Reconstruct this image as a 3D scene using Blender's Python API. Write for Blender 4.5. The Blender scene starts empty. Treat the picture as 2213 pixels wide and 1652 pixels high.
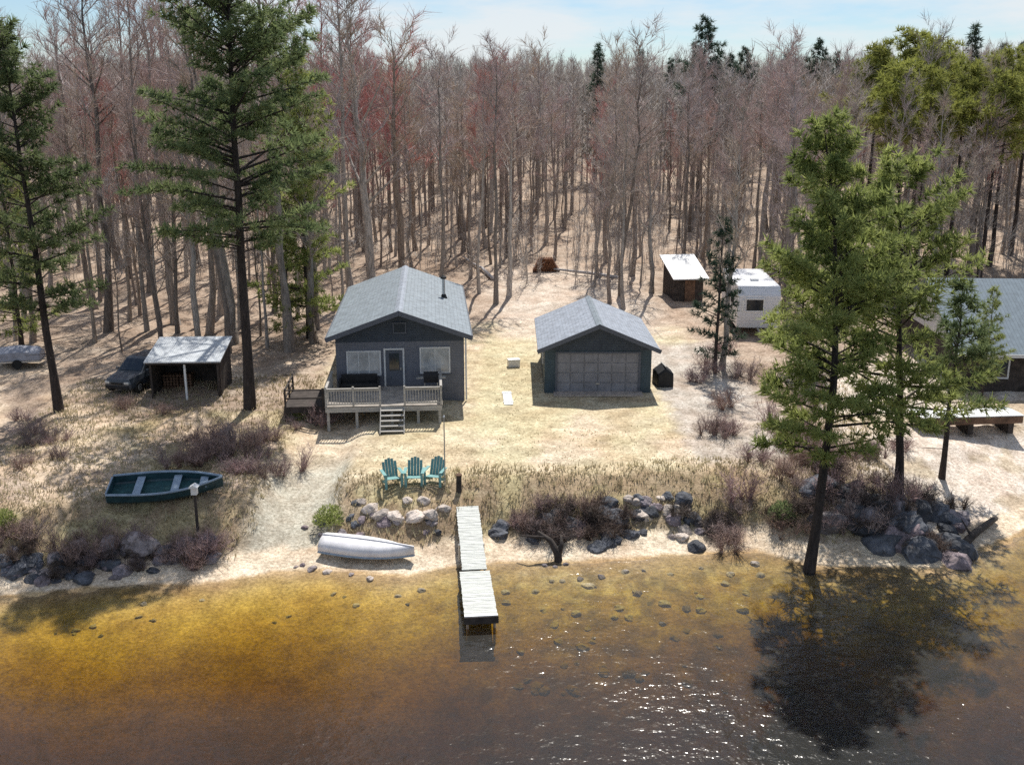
import bpy, bmesh, math, random
import numpy as np
from mathutils import Vector, Matrix

S = bpy.context.scene
COL = S.collection
R = math.radians
random.seed(7)

# ------------------------------------------------------------------ camera numbers (photo coordinates on a 2213 x 1652 view)
CAMZ, PITCH, F = 18.6, R(15.0), 2200.0
CP, SP = math.cos(PITCH), math.sin(PITCH)

def ray(px, py):
    u, v = (px - 1106.5) / F, (py - 826) / F
    return Vector((u, CP - v * SP, -SP - v * CP))

def flat(px, py, z=0.0):
    d = ray(px, py)
    t = (z - CAMZ) / d.z
    return Vector((d.x * t, d.y * t, z))

def fade(t):
    t = np.clip(t, 0, 1)
    return t * t * (3 - 2 * t)

# ------------------------------------------------------------------ numpy value noise
_rs = np.random.RandomState(3)
_T = _rs.rand(256, 256)
def vnoise(x, y):
    x = np.asarray(x, float); y = np.asarray(y, float)
    xi = np.floor(x).astype(int); yi = np.floor(y).astype(int)
    fx = x - xi; fy = y - yi
    fx = fx * fx * (3 - 2 * fx); fy = fy * fy * (3 - 2 * fy)
    a = _T[xi & 255, yi & 255]; b = _T[(xi + 1) & 255, yi & 255]
    c = _T[xi & 255, (yi + 1) & 255]; d = _T[(xi + 1) & 255, (yi + 1) & 255]
    return (a * (1 - fx) + b * fx) * (1 - fy) + (c * (1 - fx) + d * fx) * fy
def fbm(x, y, o=4):
    r, a, s = 0, .5, 0
    for k in range(o):
        r = r + a * vnoise(x * 2 ** k + 17.3 * k, y * 2 ** k + 5.7 * k); s += a; a *= .5
    return r / s

# ------------------------------------------------------------------ terrain
_sh = [flat(a, b) for a, b in [(-500, 1330), (0, 1292), (200, 1272), (450, 1262), (600, 1238), (700, 1232), (880, 1246), (960, 1228),
        (1100, 1216), (1300, 1214), (1520, 1196), (1640, 1192), (1760, 1225), (1900, 1226), (2030, 1232), (2080, 1205), (2213, 1150), (2500, 1060)]]
SX = np.array([p.x for p in _sh]); SY = np.array([p.y for p in _sh])
def shore(x): return np.interp(x, SX, SY)

P_S = [-80, -40, -18.5, -12, -8, -4, 0, 1.0, 2.1, 3.4, 5.0, 9.2, 16, 29, 46]
P_A = [-6, -5, -3.2, -1.9, -1.05, -.4, 0, .16, .42, 1.3, 1.95, 2.25, 2.45, 2.7, 3.1]
P_G = [-6, -5, -3.2, -1.9, -1.05, -.4, 0, .14, .3, .55, .9, 1.7, 2.35, 2.7, 3.1]
def gentle(x):
    ramp = fade((x + 12.0) / 1.5) * fade((-7.6 - x) / 1.2) * .85
    beach = fade((x - 17.2) / 2.0)
    return np.maximum(ramp, beach)
def H(x, y):
    x = np.asarray(x, float); y = np.asarray(y, float)
    wob = (fbm(x * .35 + 9, y * .35) - .5) * 1.6
    s = y - shore(x) + wob * fade((y - shore(x)) / 1.5) * .8
    g = gentle(x)
    z = np.interp(s, P_S, P_A) * (1 - g) + np.interp(s, P_S, P_G) * g
    yard = fade((s - 5) / 3)
    flatz = fade((x + 16) / 4) * fade((14 - x) / 4) * fade((76 - y) / 5)
    z = z + (fbm(x * .22, y * .22) - .5) * .9 * yard * (1 - .85 * flatz)
    z = z + (fbm(x * 1.1 + 3, y * 1.1, 3) - .5) * .16 * fade((s + 6) / 6) * (1 - .6 * flatz)
    far = np.maximum(0, y - 80)
    hill = 18.5 * (1 - np.exp(-far / 320)) + far * .006
    z = z + hill + (fbm(x * .012 + 4, y * .012 + 1, 3) - .5) * 9 * fade((y - 100) / 160)
    z = z + np.maximum(0, x - 22) * .03 * fade((y - 100) / 80)
    return z
def h1(x, y): return float(H(x, y))
def G(px, py, dz=0.0):
    """point of the ground seen at a photo coordinate"""
    d = ray(px, py); t = 10.0
    for _ in range(2400):
        q = d * t
        if CAMZ + q.z <= h1(q.x, q.y): break
        t += .08 + t * .0006
    return Vector((q.x, q.y, h1(q.x, q.y) + dz))

# ------------------------------------------------------------------ tagging
def tag(o, label=None, cat=None, group=None, kind=None):
    if label: o['label'] = label
    if cat: o['category'] = cat
    if group: o['group'] = group
    if kind: o['kind'] = kind
    return o
def thing(name, label, cat, loc=(0, 0, 0), rotz=0, group=None):
    o = bpy.data.objects.new(name, None); COL.objects.link(o)
    o.empty_display_size = .2
    o.location = loc; o.rotation_euler = (0, 0, rotz)
    return tag(o, label, cat, group)

# ------------------------------------------------------------------ mesh building
def np_mesh(name, v, q, mat, smooth=False):
    me = bpy.data.meshes.new(name)
    v = np.asarray(v, np.float32); q = np.asarray(q, np.int32)
    k = q.shape[1]
    me.vertices.add(len(v)); me.vertices.foreach_set('co', v.ravel())
    me.loops.add(q.size); me.loops.foreach_set('vertex_index', q.ravel())
    me.polygons.add(len(q))
    me.polygons.foreach_set('loop_start', np.arange(0, q.size, k, dtype=np.int32))
    me.polygons.foreach_set('loop_total', np.full(len(q), k, dtype=np.int32))
    if smooth: me.polygons.foreach_set('use_smooth', np.ones(len(q), bool))
    me.update(calc_edges=True)
    me.materials.append(mat)
    return me

class MB:
    def __init__(s): s.v = []; s.f = []
    def add(s, vs, fs):
        n = len(s.v); s.v += [tuple(p) for p in vs]; s.f += [tuple(i + n for i in f) for f in fs]; return s
    def box(s, cx, cy, cz, sx, sy, sz, rot=None):
        vs = [Vector((a * sx / 2, b * sy / 2, c * sz / 2)) for a in (-1, 1) for b in (-1, 1) for c in (-1, 1)]
        if rot is not None: vs = [rot @ p for p in vs]
        vs = [p + Vector((cx, cy, cz)) for p in vs]
        return s.add(vs, [(0, 1, 3, 2), (4, 6, 7, 5), (0, 4, 5, 1), (2, 3, 7, 6), (0, 2, 6, 4), (1, 5, 7, 3)])
    def beam(s, p, q, w, h):
        p, q = Vector(p), Vector(q); d = q - p
        rot = d.to_track_quat('Y', 'Z').to_matrix()
        c = (p + q) / 2
        return s.box(c.x, c.y, c.z, w, d.length, h, rot)
    def tube(s, pts, rad, n=6, cap=True):
        pts = [Vector(p) for p in pts]
        if not hasattr(rad, '__len__'): rad = [rad] * len(pts)
        vs, fs = [], []
        up = Vector((.13, .31, .94))
        for i, p in enumerate(pts):
            d = (pts[min(i + 1, len(pts) - 1)] - pts[max(i - 1, 0)]).normalized()
            a = d.cross(up if abs(d.dot(up)) < .95 else Vector((1, 0, 0))).normalized(); b = d.cross(a)
            for k in range(n):
                t = 2 * math.pi * k / n
                vs.append(p + (a * math.cos(t) + b * math.sin(t)) * rad[i])
        for i in range(len(pts) - 1):
            for k in range(n):
                fs.append((i * n + k, i * n + (k + 1) % n, (i + 1) * n + (k + 1) % n, (i + 1) * n + k))
        if cap:
            fs.append(tuple(range(n - 1, -1, -1))); fs.append(tuple((len(pts) - 1) * n + k for k in range(n)))
        return s.add(vs, fs)
    def prism(s, poly, y0, y1):
        """poly of (x, z) pushed along y"""
        n = len(poly)
        vs = [(a, y0, b) for a, b in poly] + [(a, y1, b) for a, b in poly]
        fs = [tuple(range(n)), tuple(range(2 * n - 1, n - 1, -1))] + [(i, i + n, (i + 1) % n + n, (i + 1) % n) for i in range(n)]
        return s.add(vs, fs)
    def prismx(s, poly, x0, x1):
        """poly of (y, z) pushed along x"""
        n = len(poly)
        vs = [(x0, a, b) for a, b in poly] + [(x1, a, b) for a, b in poly]
        fs = [tuple(range(n - 1, -1, -1)), tuple(range(n, 2 * n))] + [(i, (i + 1) % n, (i + 1) % n + n, i + n) for i in range(n)]
        return s.add(vs, fs)
    def loft(s, rings, closed=True, caps=True):
        n = len(rings[0]); vs = [p for r in rings for p in r]; fs = []
        for i in range(len(rings) - 1):
            for k in range(n if closed else n - 1):
                fs.append((i * n + k, i * n + (k + 1) % n, (i + 1) * n + (k + 1) % n, (i + 1) * n + k))
        if caps:
            fs.append(tuple(range(n - 1, -1, -1))); fs.append(tuple((len(rings) - 1) * n + k for k in range(n)))
        return s.add(vs, fs)
    def mesh(s, name, mat, smooth=False, bevel=0):
        me = bpy.data.meshes.new(name)
        me.from_pydata(s.v, [], s.f)
        bm = bmesh.new(); bm.from_mesh(me)
        bmesh.ops.recalc_face_normals(bm, faces=bm.faces)
        if bevel:
            bmesh.ops.bevel(bm, geom=[e for e in bm.edges if e.calc_face_angle(0) > .5], offset=bevel, segments=2, affect='EDGES', profile=.6)
        if smooth:
            for f in bm.faces: f.smooth = True
        bm.to_mesh(me); bm.free()
        me.materials.append(mat)
        return me
def part(name, mb, mat, parent=None, label=None, smooth=False, bevel=0):
    me = mb.mesh(name, mat, smooth, bevel) if isinstance(mb, MB) else mb
    o = bpy.data.objects.new(name, me); COL.objects.link(o)
    if parent is not None: o.parent = parent
    if label: o['label'] = label
    return o
def copy_tree(o, parent=None):
    c = o.copy(); COL.objects.link(c)
    c.parent = parent
    for ch in list(o.children): copy_tree(ch, c)
    return c

# ------------------------------------------------------------------ materials
def mat(name, col, rough=.8, var=.25, scale=4.0, col2=None, bump=0.0, bscale=30.0, metal=0.0, spec=.3, stretch=(1, 1, 1), rand=0.0, trans=0.0, hue=None):
    m = bpy.data.materials.new(name); m.use_nodes = True
    nt = m.node_tree; N, L = nt.nodes, nt.links
    b = N['Principled BSDF']; b.inputs['Roughness'].default_value = rough
    b.inputs['Metallic'].default_value = metal; b.inputs['Specular IOR Level'].default_value = spec
    tc = N.new('ShaderNodeTexCoord'); mp = N.new('ShaderNodeMapping'); mp.inputs['Scale'].default_value = stretch
    L.new(tc.outputs['Object'], mp.inputs['Vector'])
    nz = N.new('ShaderNodeTexNoise'); nz.inputs['Scale'].default_value = scale; nz.inputs['Detail'].default_value = 6; nz.inputs['Roughness'].default_value = .65
    L.new(mp.outputs['Vector'], nz.inputs['Vector'])
    rp = N.new('ShaderNodeValToRGB')
    c = np.array(col); c2 = np.array(col2) if col2 is not None else np.clip(c * (1 + var), 0, .95)
    c1 = c if col2 is not None else c * (1 - var)
    rp.color_ramp.elements[0].position = .35; rp.color_ramp.elements[0].color = (*c1, 1)
    rp.color_ramp.elements[1].position = .65; rp.color_ramp.elements[1].color = (*c2, 1)
    L.new(nz.outputs['Fac'], rp.inputs['Fac'])
    out = rp.outputs['Color']
    if rand or hue:
        oi = N.new('ShaderNodeObjectInfo')
        if hue:
            r2 = N.new('ShaderNodeValToRGB'); r2.color_ramp.interpolation = 'LINEAR'
            els = r2.color_ramp.elements
            while len(els) < len(hue): els.new(.5)
            for i, h in enumerate(hue):
                els[i].position = i / (len(hue) - 1); els[i].color = (*h, 1)
            L.new(oi.outputs['Random'], r2.inputs['Fac'])
            mx = N.new('ShaderNodeMix'); mx.data_type = 'RGBA'; mx.blend_type = 'MULTIPLY'; mx.inputs['Factor'].default_value = 1
            L.new(out, mx.inputs['A']); L.new(r2.outputs['Color'], mx.inputs['B']); out = mx.outputs['Result']
        if rand:
            hs = N.new('ShaderNodeHueSaturation')
            mr = N.new('ShaderNodeMapRange'); mr.inputs['To Min'].default_value = 1 - rand; mr.inputs['To Max'].default_value = 1 + rand
            L.new(oi.outputs['Random'], mr.inputs['Value']); L.new(mr.outputs['Result'], hs.inputs['Value'])
            L.new(out, hs.inputs['Color']); out = hs.outputs['Color']
    L.new(out, b.inputs['Base Color'])
    if bump:
        n2 = N.new('ShaderNodeTexNoise'); n2.inputs['Scale'].default_value = bscale; n2.inputs['Detail'].default_value = 4
        L.new(mp.outputs['Vector'], n2.inputs['Vector'])
        bp = N.new('ShaderNodeBump'); bp.inputs['Strength'].default_value = bump; bp.inputs['Distance'].default_value = .05
        L.new(n2.outputs['Fac'], bp.inputs['Height']); L.new(bp.outputs['Normal'], b.inputs['Normal'])
    if trans:
        tr = N.new('ShaderNodeBsdfTranslucent'); L.new(out, tr.inputs['Color'])
        ms = N.new('ShaderNodeMixShader'); ms.inputs['Fac'].default_value = trans
        L.new(b.outputs['BSDF'], ms.inputs[1]); L.new(tr.outputs['BSDF'], ms.inputs[2])
        L.new(ms.outputs['Shader'], N['Material Output'].inputs['Surface'])
    return m
def banded(name, col, axis='Z', scale=6.0, rough=.7, var=.2, depth=.02, spec=.3, dark=.72):
    """siding, decking, shingle courses: bands across one object axis, plus mottling"""
    m = mat(name, col, rough, var, 2.5, spec=spec)
    nt = m.node_tree; N, L = nt.nodes, nt.links
    b = N['Principled BSDF']; tc = N['Texture Coordinate']
    w = N.new('ShaderNodeTexWave'); w.wave_type = 'BANDS'; w.bands_direction = axis; w.wave_profile = 'SAW'
    w.inputs['Scale'].default_value = scale; w.inputs['Distortion'].default_value = .15; w.inputs['Detail Scale'].default_value = 3
    L.new(tc.outputs['Object'], w.inputs['Vector'])
    bp = N.new('ShaderNodeBump'); bp.inputs['Strength'].default_value = .8; bp.inputs['Distance'].default_value = depth
    L.new(w.outputs['Fac'], bp.inputs['Height']); L.new(bp.outputs['Normal'], b.inputs['Normal'])
    src = b.inputs['Base Color'].links[0].from_socket
    mr = N.new('ShaderNodeMapRange'); mr.inputs['From Min'].default_value = 0; mr.inputs['From Max'].default_value = .2
    mr.inputs['To Min'].default_value = dark; mr.inputs['To Max'].default_value = 1
    L.new(w.outputs['Fac'], mr.inputs['Value'])
    mx = N.new('ShaderNodeMix'); mx.data_type = 'RGBA'; mx.blend_type = 'MULTIPLY'; mx.inputs['Factor'].default_value = 1
    L.new(src, mx.inputs['A']); L.new(mr.outputs['Result'], mx.inputs['B']); L.new(mx.outputs['Result'], b.inputs['Base Color'])
    return m

M = {}
M['bark'] = mat('bark', (.25, .235, .22), .95, .4, 3, bump=.6, bscale=12, stretch=(4, 4, .6),
                hue=[(1.2, 1.1, 1.0), (.7, .62, .58), (1.5, 1.45, 1.4), (1.0, .85, .78), (1.8, 1.75, 1.7), (.55, .5, .48), (1.3, 1.1, .95)])
M['twig'] = mat('twig', (.44, .40, .385), .95, .3, .25,
                hue=[(1.1, 1.02, .95), (1.05, .86, .84), (1.15, 1.13, 1.13), (1.15, 1.02, .82), (.85, .82, .84), (1.25, 1.03, .98), (1., .97, .84)])
M['twig_red'] = mat('twig_red', (.48, .235, .22), .95, .35, .3, hue=[(1.2, 1, 1), (.9, .9, .95), (1.1, 1.2, 1.1)])
M['twig_far'] = mat('twig_far', (.30, .262, .25), .95, .25, .07, col2=(.43, .395, .36))
M['pine_bark'] = mat('pine_bark', (.05, .04, .036), .95, .45, 3, bump=.7, bscale=10, stretch=(4, 4, .7))
M['pale_bark'] = mat('pale_bark', (.42, .4, .4), .9, .25, 3, bump=.3, stretch=(3, 3, .8))
M['needle'] = mat('needle', (.10, .145, .065), .7, 0, .55, col2=(.27, .32, .14), trans=.46, rand=.15)
M['needle_blue'] = mat('needle_blue', (.035, .065, .045), .7, 0, .6, col2=(.09, .135, .085), trans=.3, rand=.15)
M['needle_olive'] = mat('needle_olive', (.17, .215, .065), .7, 0, .5, col2=(.46, .50, .17), trans=.48, rand=.1)
M['needle_gold'] = mat('needle_gold', (.2, .23, .05), .7, 0, .2, col2=(.40, .40, .11), trans=.45, rand=.15)
M['shrub'] = mat('shrub', (.30, .235, .215), .95, .35, 1.5, hue=[(1, 1, 1), (1.2, 1.05, 1.1), (.8, .75, .75), (1.1, .95, .85)])
M['rock'] = mat('rock', (.24, .215, .22), .9, .4, 2.2, bump=.8, bscale=7, rand=.35, hue=[(1, 1, 1), (1.15, 1.0, 1.05), (.85, .85, .9), (1.2, 1.1, .98)])
M['rock_pale'] = mat('rock_pale', (.5, .43, .38), .9, .25, 2.2, bump=.7, bscale=7, rand=.2)
M['rock_dark'] = mat('rock_dark', (.085, .09, .105), .85, .5, 1.6, bump=.8, bscale=6, rand=.35)
M['roof'] = banded('roof', (.20, .235, .265), 'Z', 4, .6, .24, .012, .4, .7)
M['roof2'] = banded('roof2', (.27, .30, .35), 'Z', 4, .6, .24, .012, .4, .7)
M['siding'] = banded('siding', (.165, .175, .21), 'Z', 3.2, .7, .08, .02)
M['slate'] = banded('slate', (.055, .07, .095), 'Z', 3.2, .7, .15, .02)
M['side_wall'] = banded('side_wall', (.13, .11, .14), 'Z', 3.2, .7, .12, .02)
M['garage_wall'] = banded('garage_wall', (.06, .088, .11), 'Z', 3.2, .7, .15, .02)
M['door_panel'] = mat('door_panel', (.225, .225, .25), .5, .18, 1.5, spec=.4)
M['trim'] = mat('trim', (.10, .11, .135), .6, .12)
M['trim_pale'] = mat('trim_pale', (.62, .62, .62), .6, .1)
M['glass'] = mat('glass', (.03, .035, .04), .06, .2, spec=.6)
M['blind_reflect'] = mat('blind_reflect', (.40, .41, .42), .12, .3, 1.2, spec=.6)  # pale pane: blind at right, sky reflection painted in at left
M['deck'] = banded('deck', (.40, .36, .32), 'Y', 3.3, .85, .25, .02, .2, .55)
M['wood_grey'] = mat('wood_grey', (.40, .38, .35), .9, .3, 3, bump=.4, bscale=20, stretch=(.6, 6, 6))
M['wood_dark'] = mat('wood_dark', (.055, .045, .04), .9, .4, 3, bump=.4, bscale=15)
M['wood_brown'] = mat('wood_brown', (.15, .09, .06), .9, .4, 3, bump=.4, bscale=15)
M['dock'] = mat('dock', (.60, .61, .575), .85, .2, 2.2, bump=.3, bscale=25, stretch=(1.2, 7, 1))
M['steel'] = mat('steel', (.45, .46, .47), .35, .15, 6, metal=.8, spec=.5)
M['black'] = mat('black', (.018, .018, .02), .6, .3)
M['rubber'] = mat('rubber', (.02, .02, .02), .85, .3)
M['teal'] = mat('teal', (.16, .33, .32), .55, .15, 5)
M['boat_white'] = mat('boat_white', (.76, .74, .75), .5, .12, 2.2, spec=.4)
M['boat_teal'] = mat('boat_teal', (.015, .048, .06), .4, .3, 3, spec=.5)
M['boat_in'] = mat('boat_in', (.025, .075, .08), .7, .35, 4)
M['boat_rim'] = mat('boat_rim', (.27, .34, .42), .45, .15, 5)
M['white'] = mat('white', (.78, .78, .77), .5, .06, 3)
M['camper'] = banded('camper', (.74, .74, .76), 'Z', 1.6, .35, .05, .01, .5, .85)
M['metal_roof'] = banded('metal_roof', (.62, .65, .68), 'X', 2.6, .35, .14, .03, .5, .7)
M['tin'] = banded('tin', (.16, .2, .235), 'X', 1.4, .75, .15, .03, .2, .7)
M['car'] = mat('car', (.055, .065, .08), .3, .1, 2, spec=.6)
M['lamp'] = mat('lamp', (.6, .6, .58), .15, .1, spec=.8)
M['log_end'] = mat('log_end', (.19, .085, .045), .9, .5, 5)
M['tarp'] = mat('tarp', (.30, .31, .36), .6, .2, 3, bump=.6, bscale=4)
M['grass_dry'] = mat('grass_dry', (.35, .285, .18), .9, .35, .6, trans=.35, col2=(.53, .47, .30))

# ------------------------------------------------------------------ the ground: one sheet
def axis(lo, hi, a, b, step, grow=1.13):
    c = list(np.arange(a, b + 1e-6, step)); d = step
    x = c[-1]
    while x < hi: d *= grow; x += d; c.append(x)
    d = step; x = a; l = []
    while x > lo: d *= grow; x -= d; l.append(x)
    return np.array(l[::-1] + c)
gx = axis(-1500, 1500, -34, 34, .22); gy = axis(-300, 2400, 24, 72, .24, 1.07)
XX, YY = np.meshgrid(gx, gy); ZZ = H(XX, YY)
nx, ny = len(gx), len(gy)
verts = np.stack([XX, YY, ZZ], -1).reshape(-1, 3)
ii = np.arange(ny - 1)[:, None] * nx + np.arange(nx - 1)[None, :]
quads = np.stack([ii, ii + 1, ii + nx + 1, ii + nx], -1).reshape(-1, 4)

def ground_mat():
    m = bpy.data.materials.new('ground'); m.use_nodes = True
    N, L = m.node_tree.nodes, m.node_tree.links
    b = N['Principled BSDF']; b.inputs['Roughness'].default_value = .95; b.inputs['Specular IOR Level'].default_value = .15
    at = N.new('ShaderNodeAttribute'); at.attribute_name = 'soil'
    tc = N.new('ShaderNodeTexCoord')
    def noise(sc, det=6, ro=.7):
        n = N.new('ShaderNodeTexNoise'); n.inputs['Scale'].default_value = sc; n.inputs['Detail'].default_value = det; n.inputs['Roughness'].default_value = ro
        L.new(tc.outputs['Object'], n.inputs['Vector']); return n
    cur = at.outputs['Color']
    for sc, lo, hi in ((1.1, (.72, .7, .68), (1.16, 1.17, 1.18)), (7.0, (.62, .6, .56), (1.25, 1.25, 1.25)), (22.0, (.75, .73, .7), (1.15, 1.15, 1.15)), (.35, (.92, .85, .78), (1.06, 1.08, 1.06))):
        n = noise(sc); r = N.new('ShaderNodeValToRGB')
        r.color_ramp.elements[0].position = .34; r.color_ramp.elements[0].color = (*lo, 1)
        r.color_ramp.elements[1].position = .62; r.color_ramp.elements[1].color = (*hi, 1)
        L.new(n.outputs['Fac'], r.inputs['Fac'])
        x = N.new('ShaderNodeMix'); x.data_type = 'RGBA'; x.blend_type = 'MULTIPLY'; x.inputs['Factor'].default_value = 1
        L.new(cur, x.inputs['A']); L.new(r.outputs['Color'], x.inputs['B']); cur = x.outputs['Result']
    # scattered fallen leaves and pebbles
    vo = N.new('ShaderNodeTexVoronoi'); vo.inputs['Scale'].default_value = 3.2; vo.inputs['Randomness'].default_value = 1
    L.new(tc.outputs['Object'], vo.inputs['Vector'])
    r = N.new('ShaderNodeValToRGB'); r.color_ramp.elements[0].position = .1; r.color_ramp.elements[0].color = (.62, .58, .55, 1)
    r.color_ramp.elements[1].position = .24; r.color_ramp.elements[1].color = (1, 1, 1, 1)
    L.new(vo.outputs['Distance'], r.inputs['Fac'])
    x = N.new('ShaderNodeMix'); x.data_type = 'RGBA'; x.blend_type = 'MULTIPLY'
    L.new(at.outputs['Alpha'], x.inputs['Factor']); L.new(cur, x.inputs['A']); L.new(r.outputs['Color'], x.inputs['B'])
    L.new(x.outputs['Result'], b.inputs['Base Color'])
    n = noise(9, 8); bp = N.new('ShaderNodeBump'); bp.inputs['Strength'].default_value = .7; bp.inputs['Distance'].default_value = .08
    L.new(n.outputs['Fac'], bp.inputs['Height']); L.new(bp.outputs['Normal'], b.inputs['Normal'])
    return m

def soil():
    x, y, z = verts.T
    s = y - shore(x)
    n1 = (fbm(x * .5 + 2, y * .5) - .5) * 3; n2 = (fbm(x * 1.7, y * 1.7 + 8) - .5) * 2; n3 = fbm(x * .23 + 40, y * .23 + 9)
    col = np.zeros((len(x), 3)); alpha = np.full(len(x), .7)
    def lay(c, w):
        col[:] = col * (1 - w[:, None]) + np.array(c) * w[:, None]
    lay((.43, .345, .285), np.ones_like(x))                                   # leaf litter of the wood
    lay((.35, .275, .225), fade((fbm(x * .15, y * .15 + 5) - .45) * 6))
    lay((.42, .37, .2), fade((fbm(x * .3 + 7, y * .3) - .52) * 8) * fade((-8 - x) / 3) * fade((61 - y) / 6) * .6)        # mossy yellow grass, left
    lay((.63, .51, .40), fade((fbm(x * .35 + 1, y * .35 + 3) - .45) * 8) * fade((-12 - x) / 3) * fade((69 - y) / 6) * .8)
    # yard
    yard = fade((x + 12.5 + n2) / 2) * fade((13.5 - x + n2) / 2) * fade((78 - y + n1) / 4)
    lay((.58, .505, .37), yard)
    lay((.64, .54, .43), yard * fade((n3 - .48) * 7) * .9)
    lay((.51, .455, .31), yard * fade((fbm(x * .4 + 20, y * .4) - .55) * 8) * .8)
    lay((.45, .37, .25), yard * fade((fbm(x * .5 + 60, y * 1.1 + 9) - .56) * 9) * .6)
    strip = fade((x + 2.4 + n2 * .3) / .8) * fade((2.0 - x + n2 * .3) / .8) * fade((y - 49) / 2) * fade((78 - y) / 3)
    lay((.55, .495, .34), strip * .8)
    gravel = fade((x - 8.2 + n2 * .6) / 1.2) * fade((15.5 - x + n2) / 2) * fade((y - 46 + n1 * .4) / 2) * fade((71 - y) / 3)
    lay((.50, .455, .42), gravel)
    for o_ in (0, 1.7):
        rx = 10.0 + o_ + np.sin(y * .12) * .5
        lay((.40, .35, .31), gravel * fade(1.6 - np.abs(x - rx + n2 * .1) / .22) * .6)
    back = fade((x + 3 + n1) / 3) * fade((13 - x + n1) / 3) * fade((y - 70) / 3) * fade((98 - y + n1) / 5)
    lay((.60, .52, .46), back * .8)
    # banks
    bank = fade((s - 1.8 + n2 * .25) / .6) * fade((6.0 - s + n2 * .6) / 1.2) * (1 - gentle(x))
    lay((.34, .26, .18), bank * .9)
    lay((.44, .39, .23), bank * fade((fbm(x * .6, y * .6 + 30) - .5) * 7) * .7)
    rampw = fade((x + 12 + n2 * .3) / 1) * fade((-7.4 - x + n2 * .3) / 1) * fade((10.5 - s) / 3)
    lay((.50, .48, .42), rampw)
    rb = fade((x - 16.2 + n2 * .5) / 1.6) * fade((24 - s + n1) / 4) * fade((s + 1) / 1)
    lay((.66, .585, .53), rb)
    lay((.5, .42, .33), rb * fade((fbm(x * .5 + 3, y * .5) - .56) * 9))
    sand = fade((2.2 - s + n2 * .5) / .6)
    lay((.68, .58, .47), sand)
    wet = fade((.28 - s + n2 * .12) / .2)
    lay((.46, .33, .19), wet)
    bed = fade((-.4 - s + n1 * .1) / .8)
    lay((.64, .48, .27), bed)
    cr = fade((x + 6 + n1 * 2) / 7)
    lay((.47, .36, .26), bed * cr * .8)
    lay((.25, .2, .155), bed * fade((fbm(x * 1.3, y * 1.3 + 12) - .5) * 9) * (.08 + .6 * cr))
    lay((.66, .56, .46), bed * cr * fade((vnoise(x * 2.3 + 5, y * 2.0) - .62) * 9) * .8)
    alpha[s < 1.5] = .35; alpha[yard > .6] = .25
    return np.concatenate([col, alpha[:, None]], 1)
M['ground'] = ground_mat()
gm = np_mesh('ground', verts, quads, M['ground'], True)
ca = gm.color_attributes.new('soil', 'FLOAT_COLOR', 'POINT'); ca.data.foreach_set('color', soil().astype(np.float32).ravel())
tag(part('ground', gm, None), kind='structure')

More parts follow.
